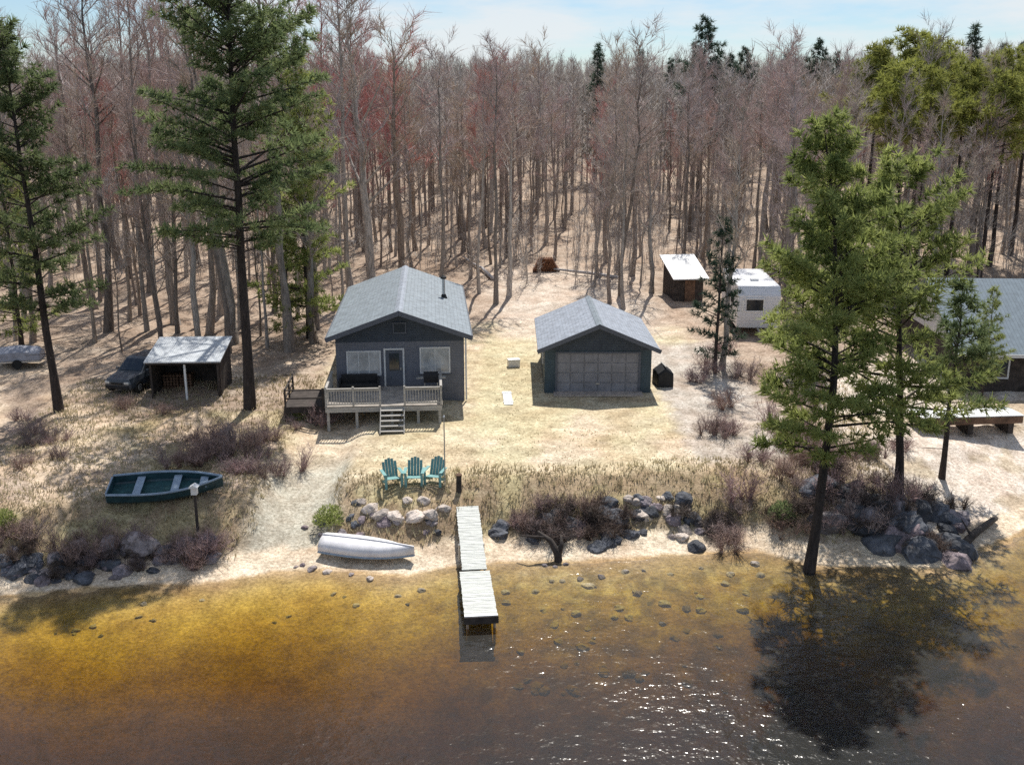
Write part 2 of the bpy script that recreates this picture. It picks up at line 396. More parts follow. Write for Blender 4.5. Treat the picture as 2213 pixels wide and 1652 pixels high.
# ------------------------------------------------------------------ the lake: a clear, tannin stained body of water over the bed
def water_mat():
    m = bpy.data.materials.new('lake_water'); m.use_nodes = True
    N, L = m.node_tree.nodes, m.node_tree.links
    N.remove(N['Principled BSDF']); out = N['Material Output']
    tc = N.new('ShaderNodeTexCoord')
    def noise(sc, det, stretch=(1, 1, 1), ro=.5):
        mp = N.new('ShaderNodeMapping'); mp.inputs['Scale'].default_value = stretch
        L.new(tc.outputs['Object'], mp.inputs['Vector'])
        n = N.new('ShaderNodeTexNoise'); n.inputs['Scale'].default_value = sc; n.inputs['Detail'].default_value = det; n.inputs['Roughness'].default_value = ro
        L.new(mp.outputs['Vector'], n.inputs['Vector']); return n.outputs['Fac']
    def math_(op, a, b=None, clamp=False):
        n = N.new('ShaderNodeMath'); n.operation = op; n.use_clamp = clamp
        for i, s in enumerate((a, b)):
            if s is None: continue
            if isinstance(s, (int, float)): n.inputs[i].default_value = s
            else: L.new(s, n.inputs[i])
        return n.outputs[0]
    xyz = N.new('ShaderNodeSeparateXYZ'); L.new(tc.outputs['Object'], xyz.inputs[0])
    wind = noise(.12, 3, (1, 1.6, 1))
    # rippled towards the middle of the bay and away from shore, calm in the lee on the left
    mr = N.new('ShaderNodeMapRange'); mr.inputs['From Min'].default_value = -9; mr.inputs['From Max'].default_value = 1
    L.new(xyz.outputs['X'], mr.inputs['Value'])
    mr2 = N.new('ShaderNodeMapRange'); mr2.inputs['From Min'].default_value = 30.5; mr2.inputs['From Max'].default_value = 28.5
    L.new(xyz.outputs['Y'], mr2.inputs['Value'])
    am = math_('MAXIMUM', mr.outputs['Result'], math_('MULTIPLY', mr2.outputs['Result'], .8))
    w2 = math_('MULTIPLY', math_('SUBTRACT', wind, .3), 2.6, True)
    amp = math_('ADD', math_('MULTIPLY', am, math_('ADD', w2, .35)), .08)
    h = math_('ADD', math_('MULTIPLY', noise(1.5, 3, (1, 1.15, 1)), 1.0), math_('MULTIPLY', noise(4.2, 2, (1, 1.2, 1)), .25))
    hh = math_('MULTIPLY', h, amp)
    bp = N.new('ShaderNodeBump'); bp.inputs['Strength'].default_value = 1; bp.inputs['Distance'].default_value = .085
    L.new(hh, bp.inputs['Height'])
    fr = N.new('ShaderNodeFresnel'); fr.inputs['IOR'].default_value = 1.33; L.new(bp.outputs['Normal'], fr.inputs['Normal'])
    gl = N.new('ShaderNodeBsdfGlossy'); gl.inputs['Roughness'].default_value = .17; L.new(bp.outputs['Normal'], gl.inputs['Normal'])
    tr = N.new('ShaderNodeBsdfTransparent')
    mx = N.new('ShaderNodeMixShader'); L.new(fr.outputs[0], mx.inputs['Fac']); L.new(tr.outputs[0], mx.inputs[1]); L.new(gl.outputs[0], mx.inputs[2])
    df = N.new('ShaderNodeBsdfDiffuse'); df.inputs['Color'].default_value = (.185, .19, .185, 1)      # silt in the top of the water, greyed to imitate sky reflection
    m2 = N.new('ShaderNodeMixShader'); L.new(math_('ADD', math_('MULTIPLY', am, .085), .035), m2.inputs['Fac'])
    L.new(mx.outputs[0], m2.inputs[1]); L.new(df.outputs[0], m2.inputs[2]); L.new(m2.outputs[0], out.inputs['Surface'])
    va = N.new('ShaderNodeVolumeAbsorption'); va.inputs['Color'].default_value = (.765, .685, .09, 1); va.inputs["Density"].default_value = 2.5
    L.new(va.outputs[0], out.inputs['Volume'])
    return m
wb = MB().box(0, -110, -5.5, 2600, 340, 11)
tag(part('lake_water', wb, water_mat()), kind='structure')

# ------------------------------------------------------------------ trees
def perp(d):
    a = d.cross(Vector((0, 0, 1)) if abs(d.z) < .9 else Vector((1, 0, 0))).normalized()
    return a, d.cross(a)

class Fast:
    """flat quads collected for numpy"""
    def __init__(s): s.v = []
    def blade(s, p, q, w0, w1, side):
        a = side * (w0 / 2); b = side * (w1 / 2)
        s.v += [p - a, p + a, q + b, q - b]
    def mesh(s, name, mat):
        v = np.array([tuple(p) for p in s.v], np.float32)
        return np_mesh(name, v, np.arange(len(v)).reshape(-1, 4), mat)

def bare_variant(seed, h, r0, clear=.4, spread=.2, nlimb=20, tw=1.0):
    """trunk-and-limb mesh builder plus twig mesh builder of a leafless tree"""
    rg = random.Random(seed); tb = MB(); fb = Fast()
    n = 9; pts = []; x = y = 0
    lean = (rg.uniform(-.03, .03), rg.uniform(-.03, .03))
    for i in range(n):
        t = i / (n - 1)
        pts.append(Vector((x + lean[0] * h * t, y + lean[1] * h * t, h * t - (.25 if i == 0 else 0))))
        x += rg.uniform(-.012, .012) * h; y += rg.uniform(-.012, .012) * h
    rad = [r0 * ((1 - i / (n - 1)) ** .8 * .95 + .05) * (1.35 if i == 0 else 1) for i in range(n)]
    tb.tube(pts, rad, 7, False)
    def at(t):
        f = t * (n - 1); i = min(int(f), n - 2); return pts[i].lerp(pts[i + 1], f - i), rad[i] + (rad[i + 1] - rad[i]) * (f - i)
    def twigs(p, d, L, k):
        for _ in range(k):
            t = rg.uniform(.15, 1.0); q = p + d * (L * t)
            a, b = perp(d); th = rg.uniform(0, 6.28)
            e = (d * rg.uniform(.4, 1.1) + (a * math.cos(th) + b * math.sin(th)) * rg.uniform(.4, 1) + Vector((0, 0, .25))).normalized()
            sd = e.cross(Vector((rg.uniform(-1, 1), rg.uniform(-1, 1), .3))).normalized()
            l = rg.uniform(.35, 1.0) * tw
            fb.blade(q, q + e * l, .024, .008, sd)
    for j in range(nlimb):
        t = clear + (1 - clear) * ((j + rg.random()) / nlimb) * .97
        p, pr = at(t); th = rg.uniform(0, 6.28)
        up = rg.uniform(.5, 1.3) + t * .5
        d = Vector((math.cos(th), math.sin(th), up)).normalized()
        L = h * spread * rg.uniform(.6, 1.15) * (1.15 - .65 * t)
        q1 = p + d * L * .5; d2 = (d + Vector((rg.uniform(-.2, .2), rg.uniform(-.2, .2), rg.uniform(0, .4)))).normalized(); q2 = q1 + d2 * L * .5
        lr = min(pr * .6, L * .022)
        tb.tube([p, q1, q2], [lr, lr * .6, lr * .2], 4, False)
        for m in range(rg.randint(4, 6)):
            u = rg.uniform(.2, 1); b0 = p.lerp(q1, u * 2) if u < .5 else q1.lerp(q2, u * 2 - 1)
            a, b = perp(d2); th2 = rg.uniform(0, 6.28)
            e = (d2 + (a * math.cos(th2) + b * math.sin(th2)) * rg.uniform(.4, .9) + Vector((0, 0, .2))).normalized()
            l = L * rg.uniform(.25, .5)
            for sd in perp(e):
                fb.blade(b0, b0 + e * l, .045, .014, sd)
            twigs(b0, e, l, 7)
        twigs(q1, d2, L * .5, 8)
    return tb, fb

def pine_variant(seed, h, r0, base, rmax, mat_n, lean=(0, 0), dens=1.0, shape=1.0, dead=8, tuft=.34, keep=.85, bend=None, step=1.0, jit=(.55, 1.18)):
    """trunk + branches (MB), needles (Fast)"""
    rg = random.Random(seed); tb = MB(); fb = Fast(); n = 10
    pts = []
    for i in range(n):
        t = i / (n - 1); o = (bend(t) if bend else (0, 0))
        pts.append(Vector((lean[0] * h * t + o[0] + rg.uniform(-.05, .05), lean[1] * h * t + o[1] + rg.uniform(-.05, .05), h * t - (.4 if i == 0 else 0))))
    rad = [r0 * ((1 - i / (n - 1)) ** .85 * .96 + .04) * (1.3 if i == 0 else 1) for i in range(n)]
    tb.tube(pts, rad, 8, False)
    def at(z):
        f = max(0, min(.9999, z / h)) * (n - 1); i = int(f); return pts[i].lerp(pts[i + 1], f - i), rad[i] + (rad[i + 1] - rad[i]) * (f - i)
    for _ in range(dead):
        p, pr = at(rg.uniform(h * .15, base)); th = rg.uniform(0, 6.28)
        d = Vector((math.cos(th), math.sin(th), rg.uniform(-.1, .3))); L = rg.uniform(.5, 1.6)
        tb.tube([p, p + d * L], [.025, .008], 4, False)
    z = base
    while z < h - .2:
        t = (z - base) / (h - base)
        prof = rmax * ((1 - t) ** (.75 / shape)) * min(1, .55 + t * 3.0) + .25
        for _ in range(rg.choice((3, 4, 4, 5))):
            if rg.random() > keep: continue
            L = prof * rg.uniform(*jit); th = rg.uniform(0, 6.28)
            p, pr = at(z + rg.uniform(-.2, .2))
            rise = rg.uniform(.0, .35) + .55 * t
            d = Vector((math.cos(th), math.sin(th), rise)).normalized()
            q1 = p + d * L * .55; q2 = q1 + (d + Vector((0, 0, rg.uniform(-.25, .3)))).normalized() * L * .45
            br = min(pr * .5, .012 + L * .012)
            tb.tube([p, q1, q2], [br, br * .6, .006], 4, False)
            for _k in range(max(3, int(L * 7 * dens))):
                u = rg.uniform(.22, 1.0) ** .75
                c = p.lerp(q1, u / .55) if u < .55 else q1.lerp(q2, (u - .55) / .45)
                side = Vector((-d.y, d.x, 0)) * rg.uniform(-1, 1) * L * .26 * (1.15 - u * .6)
                c = c + side + Vector((0, 0, rg.uniform(-.1, .16)))
                ax = (d * .8 + side.normalized() * .5 + Vector((0, 0, rg.uniform(-.05, .7)))).normalized() if side.length > .01 else d
                a, b = perp(ax)
                for _q in range(10):
                    th2 = rg.uniform(0, 6.28)
                    e = (ax * rg.uniform(.2, 1) + (a * math.cos(th2) + b * math.sin(th2)) * .9).normalized()
                    sd = e.cross(Vector((rg.uniform(-1, 1), rg.uniform(-1, 1), rg.uniform(-1, 1)))).normalized()
                    fb.blade(c - e * .04, c + e * tuft * rg.uniform(.6, 1.15), .046 * tuft / .3, .012, sd)
        z += rg.uniform(.3, .55) * (1.15 - .5 * t) * step
    return tb, fb

def shrub_variant(seed, h, w, n=150):
    rg = random.Random(seed); fb = Fast()
    lobes = [(rg.uniform(-.45, .45) * w, rg.uniform(-.45, .45) * w, rg.uniform(.45, 1.15), rg.uniform(.25, .55)) for _ in range(rg.randint(4, 6))]
    for _ in range(n):
        lx, ly, lh, lw = rg.choice(lobes)
        th = rg.uniform(0, 6.28); r = rg.random() ** .7
        p = Vector((lx * .7 + rg.uniform(-.08, .08), ly * .7 + rg.uniform(-.08, .08), -.1))
        e = Vector((lx + math.cos(th) * r * w * lw, ly + math.sin(th) * r * w * lw, h * lh * rg.uniform(.35, 1.1) * (1.1 - .5 * r)))
        m = p.lerp(e, .5) + Vector((rg.uniform(-.1, .1), rg.uniform(-.1, .1), h * .12))
        sd = Vector((rg.uniform(-1, 1), rg.uniform(-1, 1), 0)).normalized()
        fb.blade(p, m, .028, .02, sd); fb.blade(m, e, .02, .006, sd)
        for _k in range(5):
            c = m.lerp(e, rg.uniform(0, .9)); q = c + Vector((rg.uniform(-1, 1), rg.uniform(-1, 1), rg.uniform(.1, 1))).normalized() * rg.uniform(.12, .4)
            fb.blade(c, q, .016, .006, Vector((rg.uniform(-1, 1), rg.uniform(-1, 1), 0)).normalized())
    return fb

BARE = []
for k in range(9):
    h = (15, 17, 19, 16, 18, 20, 14, 17, 21)[k]
    tb, fb = bare_variant(100 + k, h, (.11, .2, .15, .24, .13, .18, .1, .26, .16)[k], clear=(.35, .45, .5, .3, .42, .55, .3, .4, .5)[k], spread=(.22, .2, .18, .25, .2, .17, .24, .21, .18)[k], nlimb=20 + k % 3 * 3)
    BARE.append((h, tb.mesh('trunk', M['bark'], True), fb.mesh('crown', M['twig']), tb, fb))
BARE_RED = [fb.mesh('crown', M['twig_red']) for _, _, _, tb, fb in BARE[:3]]

def place_bare(k, loc, rz, sc, label, group, name='bare_tree', red=False, tilt=(0, 0)):
    t = thing(name, label, 'tree', loc, rz, group)
    wd = random.uniform(.72, 1.35); t.scale = (sc * wd, sc * wd, sc); t.rotation_euler = (tilt[0], tilt[1], rz)
    part('trunk', BARE[k][1], None, t)
    part('crown', BARE_RED[k % 3] if red else BARE[k][2], None, t)
    return t
def place_pine(v, loc, rz, sc, label, group=None, name='pine_tree'):
    t = thing(name, label, 'tree', loc, rz, group); t.scale = (sc, sc, sc)
    part('trunk', v[0], None, t); part('crown', v[1], None, t)
    return t
def mk_pine(*a, **k):
    mt = a[5]; tb, fb = pine_variant(*a, **k)
    return (tb.mesh('trunk', M['pine_bark'], True), fb.mesh('crown', M[mt]))

# named evergreens near the shore
def gp(px, py): p = G(px, py); return p
big_left = mk_pine(11, 26.0, .30, 8.8, 5.3, 'needle', lean=(.014, 0), dens=1.25, shape=2.0, dead=34, keep=.92, tuft=.42, step=.8, jit=(.3, 1.3))
place_pine(big_left, gp(540, 882), 0, 1, 'tall dark pine with a long bare trunk beside the metal roofed shed')
edge_left = mk_pine(12, 20.5, .24, 5.5, 3.9, 'needle', lean=(-.03, .0), dens=1.2, shape=1.5, dead=14, keep=.85, tuft=.42, step=.85, jit=(.3, 1.3))
place_pine(edge_left, gp(128, 890), 0, 1, 'green pine with slanting trunk at the left end of the yard')
pA = mk_pine(13, 18.3, .22, 5.2, 4.2, 'needle_olive', dens=1.7, shape=1.15, dead=16, keep=.92, tuft=.4, step=.9, jit=(.35, 1.25), bend=lambda t: (1.0 * math.sin(t * 2.6) - t * 1.3, 0))
place_pine(pA, gp(1748, 1238), 0, 1, 'olive green pine leaning out of the bank with its foot at the waterline')
pB = mk_pine(14, 15.0, .2, 3.4, 5.2, 'needle_olive', lean=(-.1, 0), dens=1.35, shape=1.5, dead=10, keep=.92, tuft=.4, step=1.15, jit=(.35, 1.25))
place_pine(pB, gp(1945, 1065), 0, 1, 'broad green pine on the sandy point beside the pine at the waterline')
pC = mk_pine(15, 10.0, .16, 3.4, 2.4, 'needle', dens=1.3, shape=1.1, dead=8, tuft=.36)
place_pine(pC, gp(2035, 1035), 2.0, 1, 'slim dark pine on the sandy point nearest the stored raft')
pD = mk_pine(16, 11, .13, 2.2, 2.4, 'needle_olive', dens=1.1, shape=1, dead=4)
place_pine(pD, gp(1725, 800), 1.0, .85, 'small olive pine standing at the right of the white camper')
sp1 = mk_pine(17, 9.5, .12, .8, 2.3, 'needle_olive', dens=.95, shape=1.1, dead=0, tuft=.3)
place_pine(sp1, gp(628, 742), 0, 1, 'bushy young spruce at the back left corner of the cabin', name='spruce_tree')
sp2 = mk_pine(18, 19, .17, 2.0, 4.4, 'needle_olive', dens=1.1, shape=1.4, dead=5, keep=.8, step=1.0, jit=(.3, 1.2), tuft=.4)
place_pine(sp2, gp(668, 730), 1, 1, 'thin olive spruce rising behind the young spruce left of the cabin', name='spruce_tree')
place_pine(sp1, gp(48, 752), 2, 1.45, 'dark young spruce at the far left edge of the picture', name='spruce_tree')
sp3 = mk_pine(19, 10, .13, .8, 1.9, 'needle_blue', dens=1.1, shape=1.0, dead=0, tuft=.34)
place_pine(sp3, gp(1545, 800), 2.4, .95, 'dark spruce on the far edge of the gravel drive, left of the camper', name='spruce_tree')
place_pine(pD, gp(2120, 870), .3, .62, 'olive pine in front of the blue grey neighbour roof')

# skyline evergreens
SKY = mk_pine(21, 17, .2, 5.5, 4.6, 'needle_blue', dens=.95, shape=.85, dead=3, tuft=.45)
SKY2 = mk_pine(22, 15, .18, 8.5, 4.0, 'needle_gold', dens=1.0, shape=1.1, dead=3, tuft=.45)
SKY3 = mk_pine(23, 15, .18, 2.0, 2.6, 'needle_blue', dens=.8, shape=.8, dead=3, tuft=.45)
def sky_pine(v, vh, px, ytop, dist, label, group=None, name='pine_tree'):
    dist *= 1.45; d = ray(px, ytop); t = dist / d.y; x = d.x * t; ztop = CAMZ + d.z * t
    z0 = h1(x, dist); sc = max(.6, min(1.7, (ztop - z0) / vh))
    return place_pine(v, (x, dist, z0), random.uniform(0, 6), sc, label, group, name)
sky_pine(SKY, 17, 1525, 40, 92, 'tallest dark round topped pine standing above the wood on the skyline')
sky_pine(SKY3, 15, 1292, 92, 110, 'single dark pointed spruce on the skyline above the garage', name='spruce_tree')
sky_pine(SKY3, 15, 985, 140, 170, 'dark spruce tip showing in the distant treeline above the cabin chimney', name='spruce_tree')
sky_pine(SKY3, 15, 2108, 50, 92, 'dark pointed spruce standing above the yellow green pines at right', name='spruce_tree')
for i, (px, yt, dd) in enumerate([(1385, 105, 120), (1610, 105, 118), (1700, 112, 112), (1770, 88, 116), (1810, 110, 124), (1580, 120, 126), (2170, 92, 100), (2215, 95, 104), (1450, 125, 130)]):
    sky_pine(SKY if i % 2 else SKY3, 17 if i % 2 else 15, px, yt, dd, 'dark evergreen rising from the bare wood on the right skyline', 'dark evergreens on the skyline')
for i, (px, yt, dd) in enumerate([(1905, 95, 70), (1960, 68, 76), (2010, 78, 70), (2060, 100, 73), (2150, 118, 70), (2195, 112, 66), (2240, 110, 70), (1935, 140, 64), (2095, 140, 64), (1885, 125, 78), (2020, 150, 62), (2170, 160, 61)]):
    sky_pine(SKY2, 15, px, yt, dd, 'yellow green sunlit pine in the clump at the upper right', 'yellow green pines at the upper right')

# leafless wood behind the houses: single trees for the nearest 260
FOOT = []   # (x, y, radius) kept free
for px, py, rr in [(1640, 715, 4.5), (1490, 640, 3.2), (2150, 800, 9), (1180, 590, 2.5), (400, 850, 3.5), (280, 850, 3), (628, 742, 2)]:
    p = G(px, py); FOOT.append((p.x, p.y + 2, rr))
def free(x, y): return all((x - a) ** 2 + (y - b) ** 2 > r * r for a, b, r in FOOT)
rg = random.Random(5)
spots = []
def edge(x):
    if x < -13: return 66 + max(0, (-x - 20)) * .15
    if x < -9: return 77
    if x < 15: return 85
    return 76
tries = 0
while len(spots) < 280 and tries < 60000:
    tries += 1
    y = 62 + 60 * rg.random() ** 1.15; x = rg.uniform(-1, 1) * (y * .52 + 5)
    if y < edge(x) or not free(x, y): continue
    if abs(x - 4 - (y - 85) * .15) < 2.0 and y < 120: continue          # the track going back into the wood
    if x / y * F + 1106 > 1850 and y < 112 and rg.random() < .6: continue
    if min([(x - a) ** 2 + (y - b) ** 2 for a, b in spots] or [99]) < 3.6: continue
    spots.append((x, y))
for i, (x, y) in enumerate(spots):
    k = rg.randrange(9); rz = rg.uniform(0, 6.28)
    left = x < -9
    sc = rg.uniform(.78, 1.02) * (1.42 if left and rg.random() < .3 else 1.0)
    zone = 'left of the cabin' if x < -12 else ('behind the cabin' if x < 1 else ('behind the garage' if x < 14 else 'right of the garage'))
    near = 'in front' if y < 96 else 'deep in'
    rr = math.hypot((x + 16) / 6, (y - 104) / 14) < 1 or rg.random() < .05
    lab = ('red budding' if rr else 'leafless') + ' tree ' + ('at the front of' if y < 96 else 'deep in') + ' the bare wood ' + zone
    place_bare(k, (x, y, h1(x, y)), rz, sc, lab, ('red budding trees ' if rr else 'leafless trees ') + ('at the front of' if y < 96 else 'deep in') + ' the wood ' + zone, red=rr,
               tilt=(rg.uniform(-.04, .04), rg.uniform(-.04, .04)))
# trees that stand out in front of the wood
for px, py, k, sc, lab, red, tl in [
    (234, 716, 5, 1.25, 'dark slanting leafless tree nearest the young spruce at the left edge', False, (0, -.1)),
    (318, 716, 8, 1.2, 'straight dark leafless tree behind the shed roof', False, (0, -.02)),
    (452, 720, 2, 1.3, 'grey leafless tree directly behind the metal roofed shed', False, (0, -.03)),
    (380, 700, 7, 1.3, 'pale grey leafless tree behind the parked dark car', False, (0, .02)),
    (1072, 655, 5, 1.0, 'dark leafless tree standing in the gap between cabin and garage', False, (0, .01)),
    (1100, 640, 2, 1.0, 'second dark leafless tree in the gap, nearest the garage roof', False, (0, .02)),
    (1318, 655, 4, .95, 'thin leafless tree just behind the garage ridge', False, (0, 0)),
    (1348, 668, 1, .95, 'grey leafless tree behind the right slope of the garage roof', False, (0, .03)),
    (1560, 790, 3, .85, 'dark leafless tree on the edge of the gravel drive', False, (0, .04))]:
    p = G(px, py); place_bare(k, p, px * .37, sc, lab, None, red=red, tilt=tl)

# the wood further back, past counting: one object
def tile(fast_list, n, seed, name, material, y0, y1, pw, hs=(.85, 1.15), width=.8):
    rs = np.random.RandomState(seed); vs = []
    for i in range(n):
        f = fast_list[rs.randint(len(fast_list))]
        y = y0 + (y1 - y0) * rs.rand() ** pw; x = rs.uniform(-1, 1) * (y * width + 8)
        a = rs.rand() * 6.283; s = rs.uniform(*hs); c, n_ = math.cos(a), math.sin(a)
        w = f * s; vx = w[:, 0] * c - w[:, 1] * n_ + x; vy = w[:, 0] * n_ + w[:, 1] * c + y
        vs.append(np.stack([vx, vy, w[:, 2] + h1(x, y) - .1], 1))
    v = np.concatenate(vs).astype(np.float32)
    return np_mesh(name, v, np.arange(len(v)).reshape(-1, 4), material)
def far_shape(seed):
    """a coarse leafless tree of flat strips, wide enough to read a hundred metres and more away"""
    r = random.Random(seed); f = Fast(); h = r.uniform(14, 18)
    for sd in (Vector((1, 0, 0)), Vector((0, 1, 0))):
        f.blade(Vector((0, 0, -.5)), Vector((r.uniform(-.3, .3), 0, h * .95)), .32, .06, sd)
    for _ in range(130):
        t = r.uniform(.3, .98); p = Vector((0, 0, h * t)); th = r.uniform(0, 6.28)
        L = (1.1 - t) * h * .24 * r.uniform(.5, 1.1) + .5
        d = Vector((math.cos(th), math.sin(th), r.uniform(.5, 1.6))).normalized()
        f.blade(p, p + d * L, .07, .03, perp(d)[0])
        for _k in range(3):
            c = p + d * L * r.uniform(.3, 1); e = (d + Vector((r.uniform(-1, 1), r.uniform(-1, 1), r.uniform(-.2, .8)))).normalized()
            f.blade(c, c + e * r.uniform(.5, 1.3), .05, .02, perp(e)[0])
    return np.array([tuple(p) for p in f.v], np.float32)
FAR = [far_shape(k) for k in range(6)]
tag(part('distant_wood', tile(FAR, 2600, 9, 'distant_wood', M['twig_far'], 118, 470, 1.0, width=.56), None),
    'mass of bare grey brown trees covering the rising ground far behind', 'wood', kind='stuff')

def sapling(seed):
    r = random.Random(seed); f = Fast(); h = r.uniform(2.5, 8.5)
    for _ in range(r.choice((1, 1, 2, 4))):
        e = Vector((r.uniform(-.12, .12) * h, r.uniform(-.12, .12) * h, h * r.uniform(.7, 1)))
        f.blade(Vector((r.uniform(-.2, .2), r.uniform(-.2, .2), -.2)), e, .06, .02, Vector((1, r.uniform(-.5, .5), 0)).normalized())
        for _k in range(26):
            c = e * r.uniform(.2, 1); d = Vector((r.uniform(-1, 1), r.uniform(-1, 1), r.uniform(.2, 1.3))).normalized() * r.uniform(.3, 1.0)
            f.blade(c, c + d, .035, .012, perp(d.normalized())[0])
    return np.array([tuple(p) for p in f.v], np.float32)
tag(part('undergrowth', tile([sapling(k) for k in range(10)], 4600, 31, 'undergrowth', M['twig_far'], 89, 330, 1.25, (.7, 1.2), .55), None),
    'thin grey saplings and brush growing under the bare trees', 'undergrowth', kind='stuff')
rf_ = random.Random(77)
for i in range(6):
    y = rf_.uniform(88, 112); x = rf_.uniform(-.4, .4) * y; L_ = rf_.uniform(6, 11); a = rf_.uniform(0, 3.14)
    q = [Vector((x + math.cos(a) * L_ * u, y + math.sin(a) * L_ * u, 0)) for u in (0, .35, .7, 1)]
    q = [Vector((p_.x, p_.y, h1(p_.x, p_.y) + .15 + .5 * u)) for p_, u in zip(q, (0, .3, .2, .6))]
    tag(part('fallen_tree', MB().tube(q, [.17, .14, .1, .04], 7), M['pale_bark'], None, smooth=True), 'bleached fallen trunk lying among the bare trees behind the buildings', 'fallen tree', 'fallen trees in the wood')

# ------------------------------------------------------------------ cabin
def gable_roof(mb, hw, slope, zr, y0, y1, th=.14):
    """two slopes, ridge at x=0 height zr"""
    e = hw; ze = zr - e * slope
    mb.prism([(0, zr), (e, ze), (e, ze - th), (0, zr - th), (-e, ze - th), (-e, ze)], y0, y1)

cg = 2.45
def cabin():
    hz = flat(858, 880, cg)
    t = thing('cabin', 'grey cabin with a pale blue grey gable roof and a raised front deck', 'house', flat(868, 868.7, cg), R(4.5))
    hw, L, we, zr = 3.6, 15.6, 3.95, 5.45
    sl = .36
    # walls: front, sides and back as closed thin slabs under the roof
    zt = lambda x: zr - abs(x) * sl - .17
    w = MB()
    w.prism([(-hw, -.4), (hw, -.4), (hw, 3.55), (-hw, 3.55)], 0, .2)
    part('front_wall', w, M['siding'], t)
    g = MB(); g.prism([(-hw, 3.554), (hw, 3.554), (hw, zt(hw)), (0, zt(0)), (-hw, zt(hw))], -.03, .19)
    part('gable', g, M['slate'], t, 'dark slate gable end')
    b = MB(); b.prism([(-hw, -.4), (hw, -.4), (hw, zt(hw)), (0, zt(0)), (-hw, zt(hw))], L - .2, L)
    part('back_wall', b, M['siding'], t)
    for s in (-1, 1):
        part('side_wall', MB().box(s * (hw - .1), L / 2, (zt(hw) - .4) / 2, .2, L - .404, zt(hw) + .4), M['side_wall'], t)
    r = MB(); gable_roof(r, hw + .42, sl, zr, -.95, L + .4)
    ro = part('roof', r, M['roof'], t)
    f = MB()
    for s in (-1, 1):
        f.beam((s * .0, -.99, zr - .1), (s * (hw + .45), -.99, zr - (hw + .45) * sl - .1), .05, .26)
    part('bargeboard', f, M['trim'], ro)
    for s in (-1, 1):
        part('fascia', MB().box(s * (hw + .45), L / 2 - .27, zr - (hw + .42) * sl - .08, .05, L + 1.2, .2), M['trim'], ro)
    part('ridge_cap', MB().prism([(0, zr + .05), (.22, zr - .05), (.2, zr - .085), (0, zr - .01), (-.2, zr - .085), (-.22, zr - .05)], -.96, L + .41), M['roof2'], ro)
    # flue
    fx = 2.6; fz = zr - fx * sl
    fl = part('flue', MB().tube([(fx, 8.4, fz - .3), (fx, 8.4, fz + 1.2)], .1, 10), M['steel'], ro)
    part('cap', MB().tube([(fx, 8.4, fz + 1.21), (fx, 8.4, fz + 1.32), (fx, 8.4, fz + 1.45)], [.2, .2, .05], 10), M['black'], fl)
    part('flashing', MB().tube([(fx, 8.4, fz - .12), (fx, 8.4, fz + .22)], [.26, .13], 10), M['black'], fl)
    # front door and windows
    dk = 1.0
    d = part('door', MB().box(-.35, -.03, dk + 1.02, .95, .06, 2.04), M['trim'], t)
    part('pane', MB().box(-.35, -.075, dk + 1.4, .55, .03, 1.0), M['glass'], d)
    part('frame', MB().box(-.88, -.035, dk + 1.06, .1, .09, 2.14).box(.18, -.035, dk + 1.06, .1, .09, 2.14).box(-.35, -.035, dk + 2.13, 1.16, .08, .1), M['trim_pale'], d)
    part('handle', MB().box(.02, -.09, dk + 1.0, .04, .08, .14), M['steel'], d)
    def window(x, z, ww, hh, pane, n=2):
        wi = part('window', MB().box(x, -.025, z, ww, .05, hh), pane, t)
        fr = MB()
        for s in (-1, 1):
            fr.box(x + s * (ww / 2 + .045), -.035, z, .09, .1, hh + .18); fr.box(x, -.035, z + s * (hh / 2 + .045), ww, .098, .09)
        for k in range(1, n): fr.box(x - ww / 2 + ww * k / n, -.057, z, .05, .015, hh)
        part('frame', fr, M['trim_pale'], wi)
        part('sill', MB().box(x, -.08, z - hh / 2 - .12, ww + .3, .2, .05), M['trim'], wi)
    window(-2.05, dk + 1.35, 1.75, 1.25, M['blind_reflect'], 3)
    window(1.95, dk + 1.45, 1.55, 1.35, M['blind_reflect'], 2)
    wi = part('window', MB().box(0, -.055, 4.35, .6, .05, .5), M['glass'], t)
    part('frame', MB().box(0, -.07, 4.63, .76, .08, .07).box(0, -.07, 4.07, .76, .08, .07).box(.34, -.07, 4.35, .07, .08, .49).box(-.34, -.07, 4.35, .07, .08, .49), M['trim'], wi)
    for yy in (3.4, 8.5, 12.5):
        wi = part('window', MB().box(hw + .02, yy, 2.4, .05, 1.1, 1.0), M['glass'], t)
        part('frame', MB().box(hw + .03, yy, 2.94, .07, 1.26, .08).box(hw + .03, yy, 1.86, .07, 1.26, .08).box(hw + .03, yy - .59, 2.4, .07, .08, .999).box(hw + .03, yy + .59, 2.4, .07, .08, .999), M['trim_pale'], wi)
    # deck
    x0, x1, y0 = -3.9, 2.3, -4.1
    dm = MB()
    n = 28
    for k in range(n):
        yy = y0 + .075 + k * (-.12 - y0) / n
        dm.box((x0 + x1) / 2, yy, dk - .03, x1 - x0, .128, .05)
    de = part('deck', dm, M['deck'], t)
    part('rim_joist', MB().box((x0 + x1) / 2, y0 + .04, dk - .19, x1 - x0 - .04, .06, .26).box(x0 + .06, y0 / 2, dk - .19, .06, -y0 - .16, .26).box(x1 - .06, y0 / 2, dk - .19, .06, -y0 - .16, .26), M['wood_grey'], de)
    for xx in (x0 + .15, x0 + 1.65, -.4, 1.0, x1 - .15):
        part('post', MB().box(xx, y0 + .16, dk - .95, .14, .14, 1.26), M['wood_grey'], de)
    rp = MB()
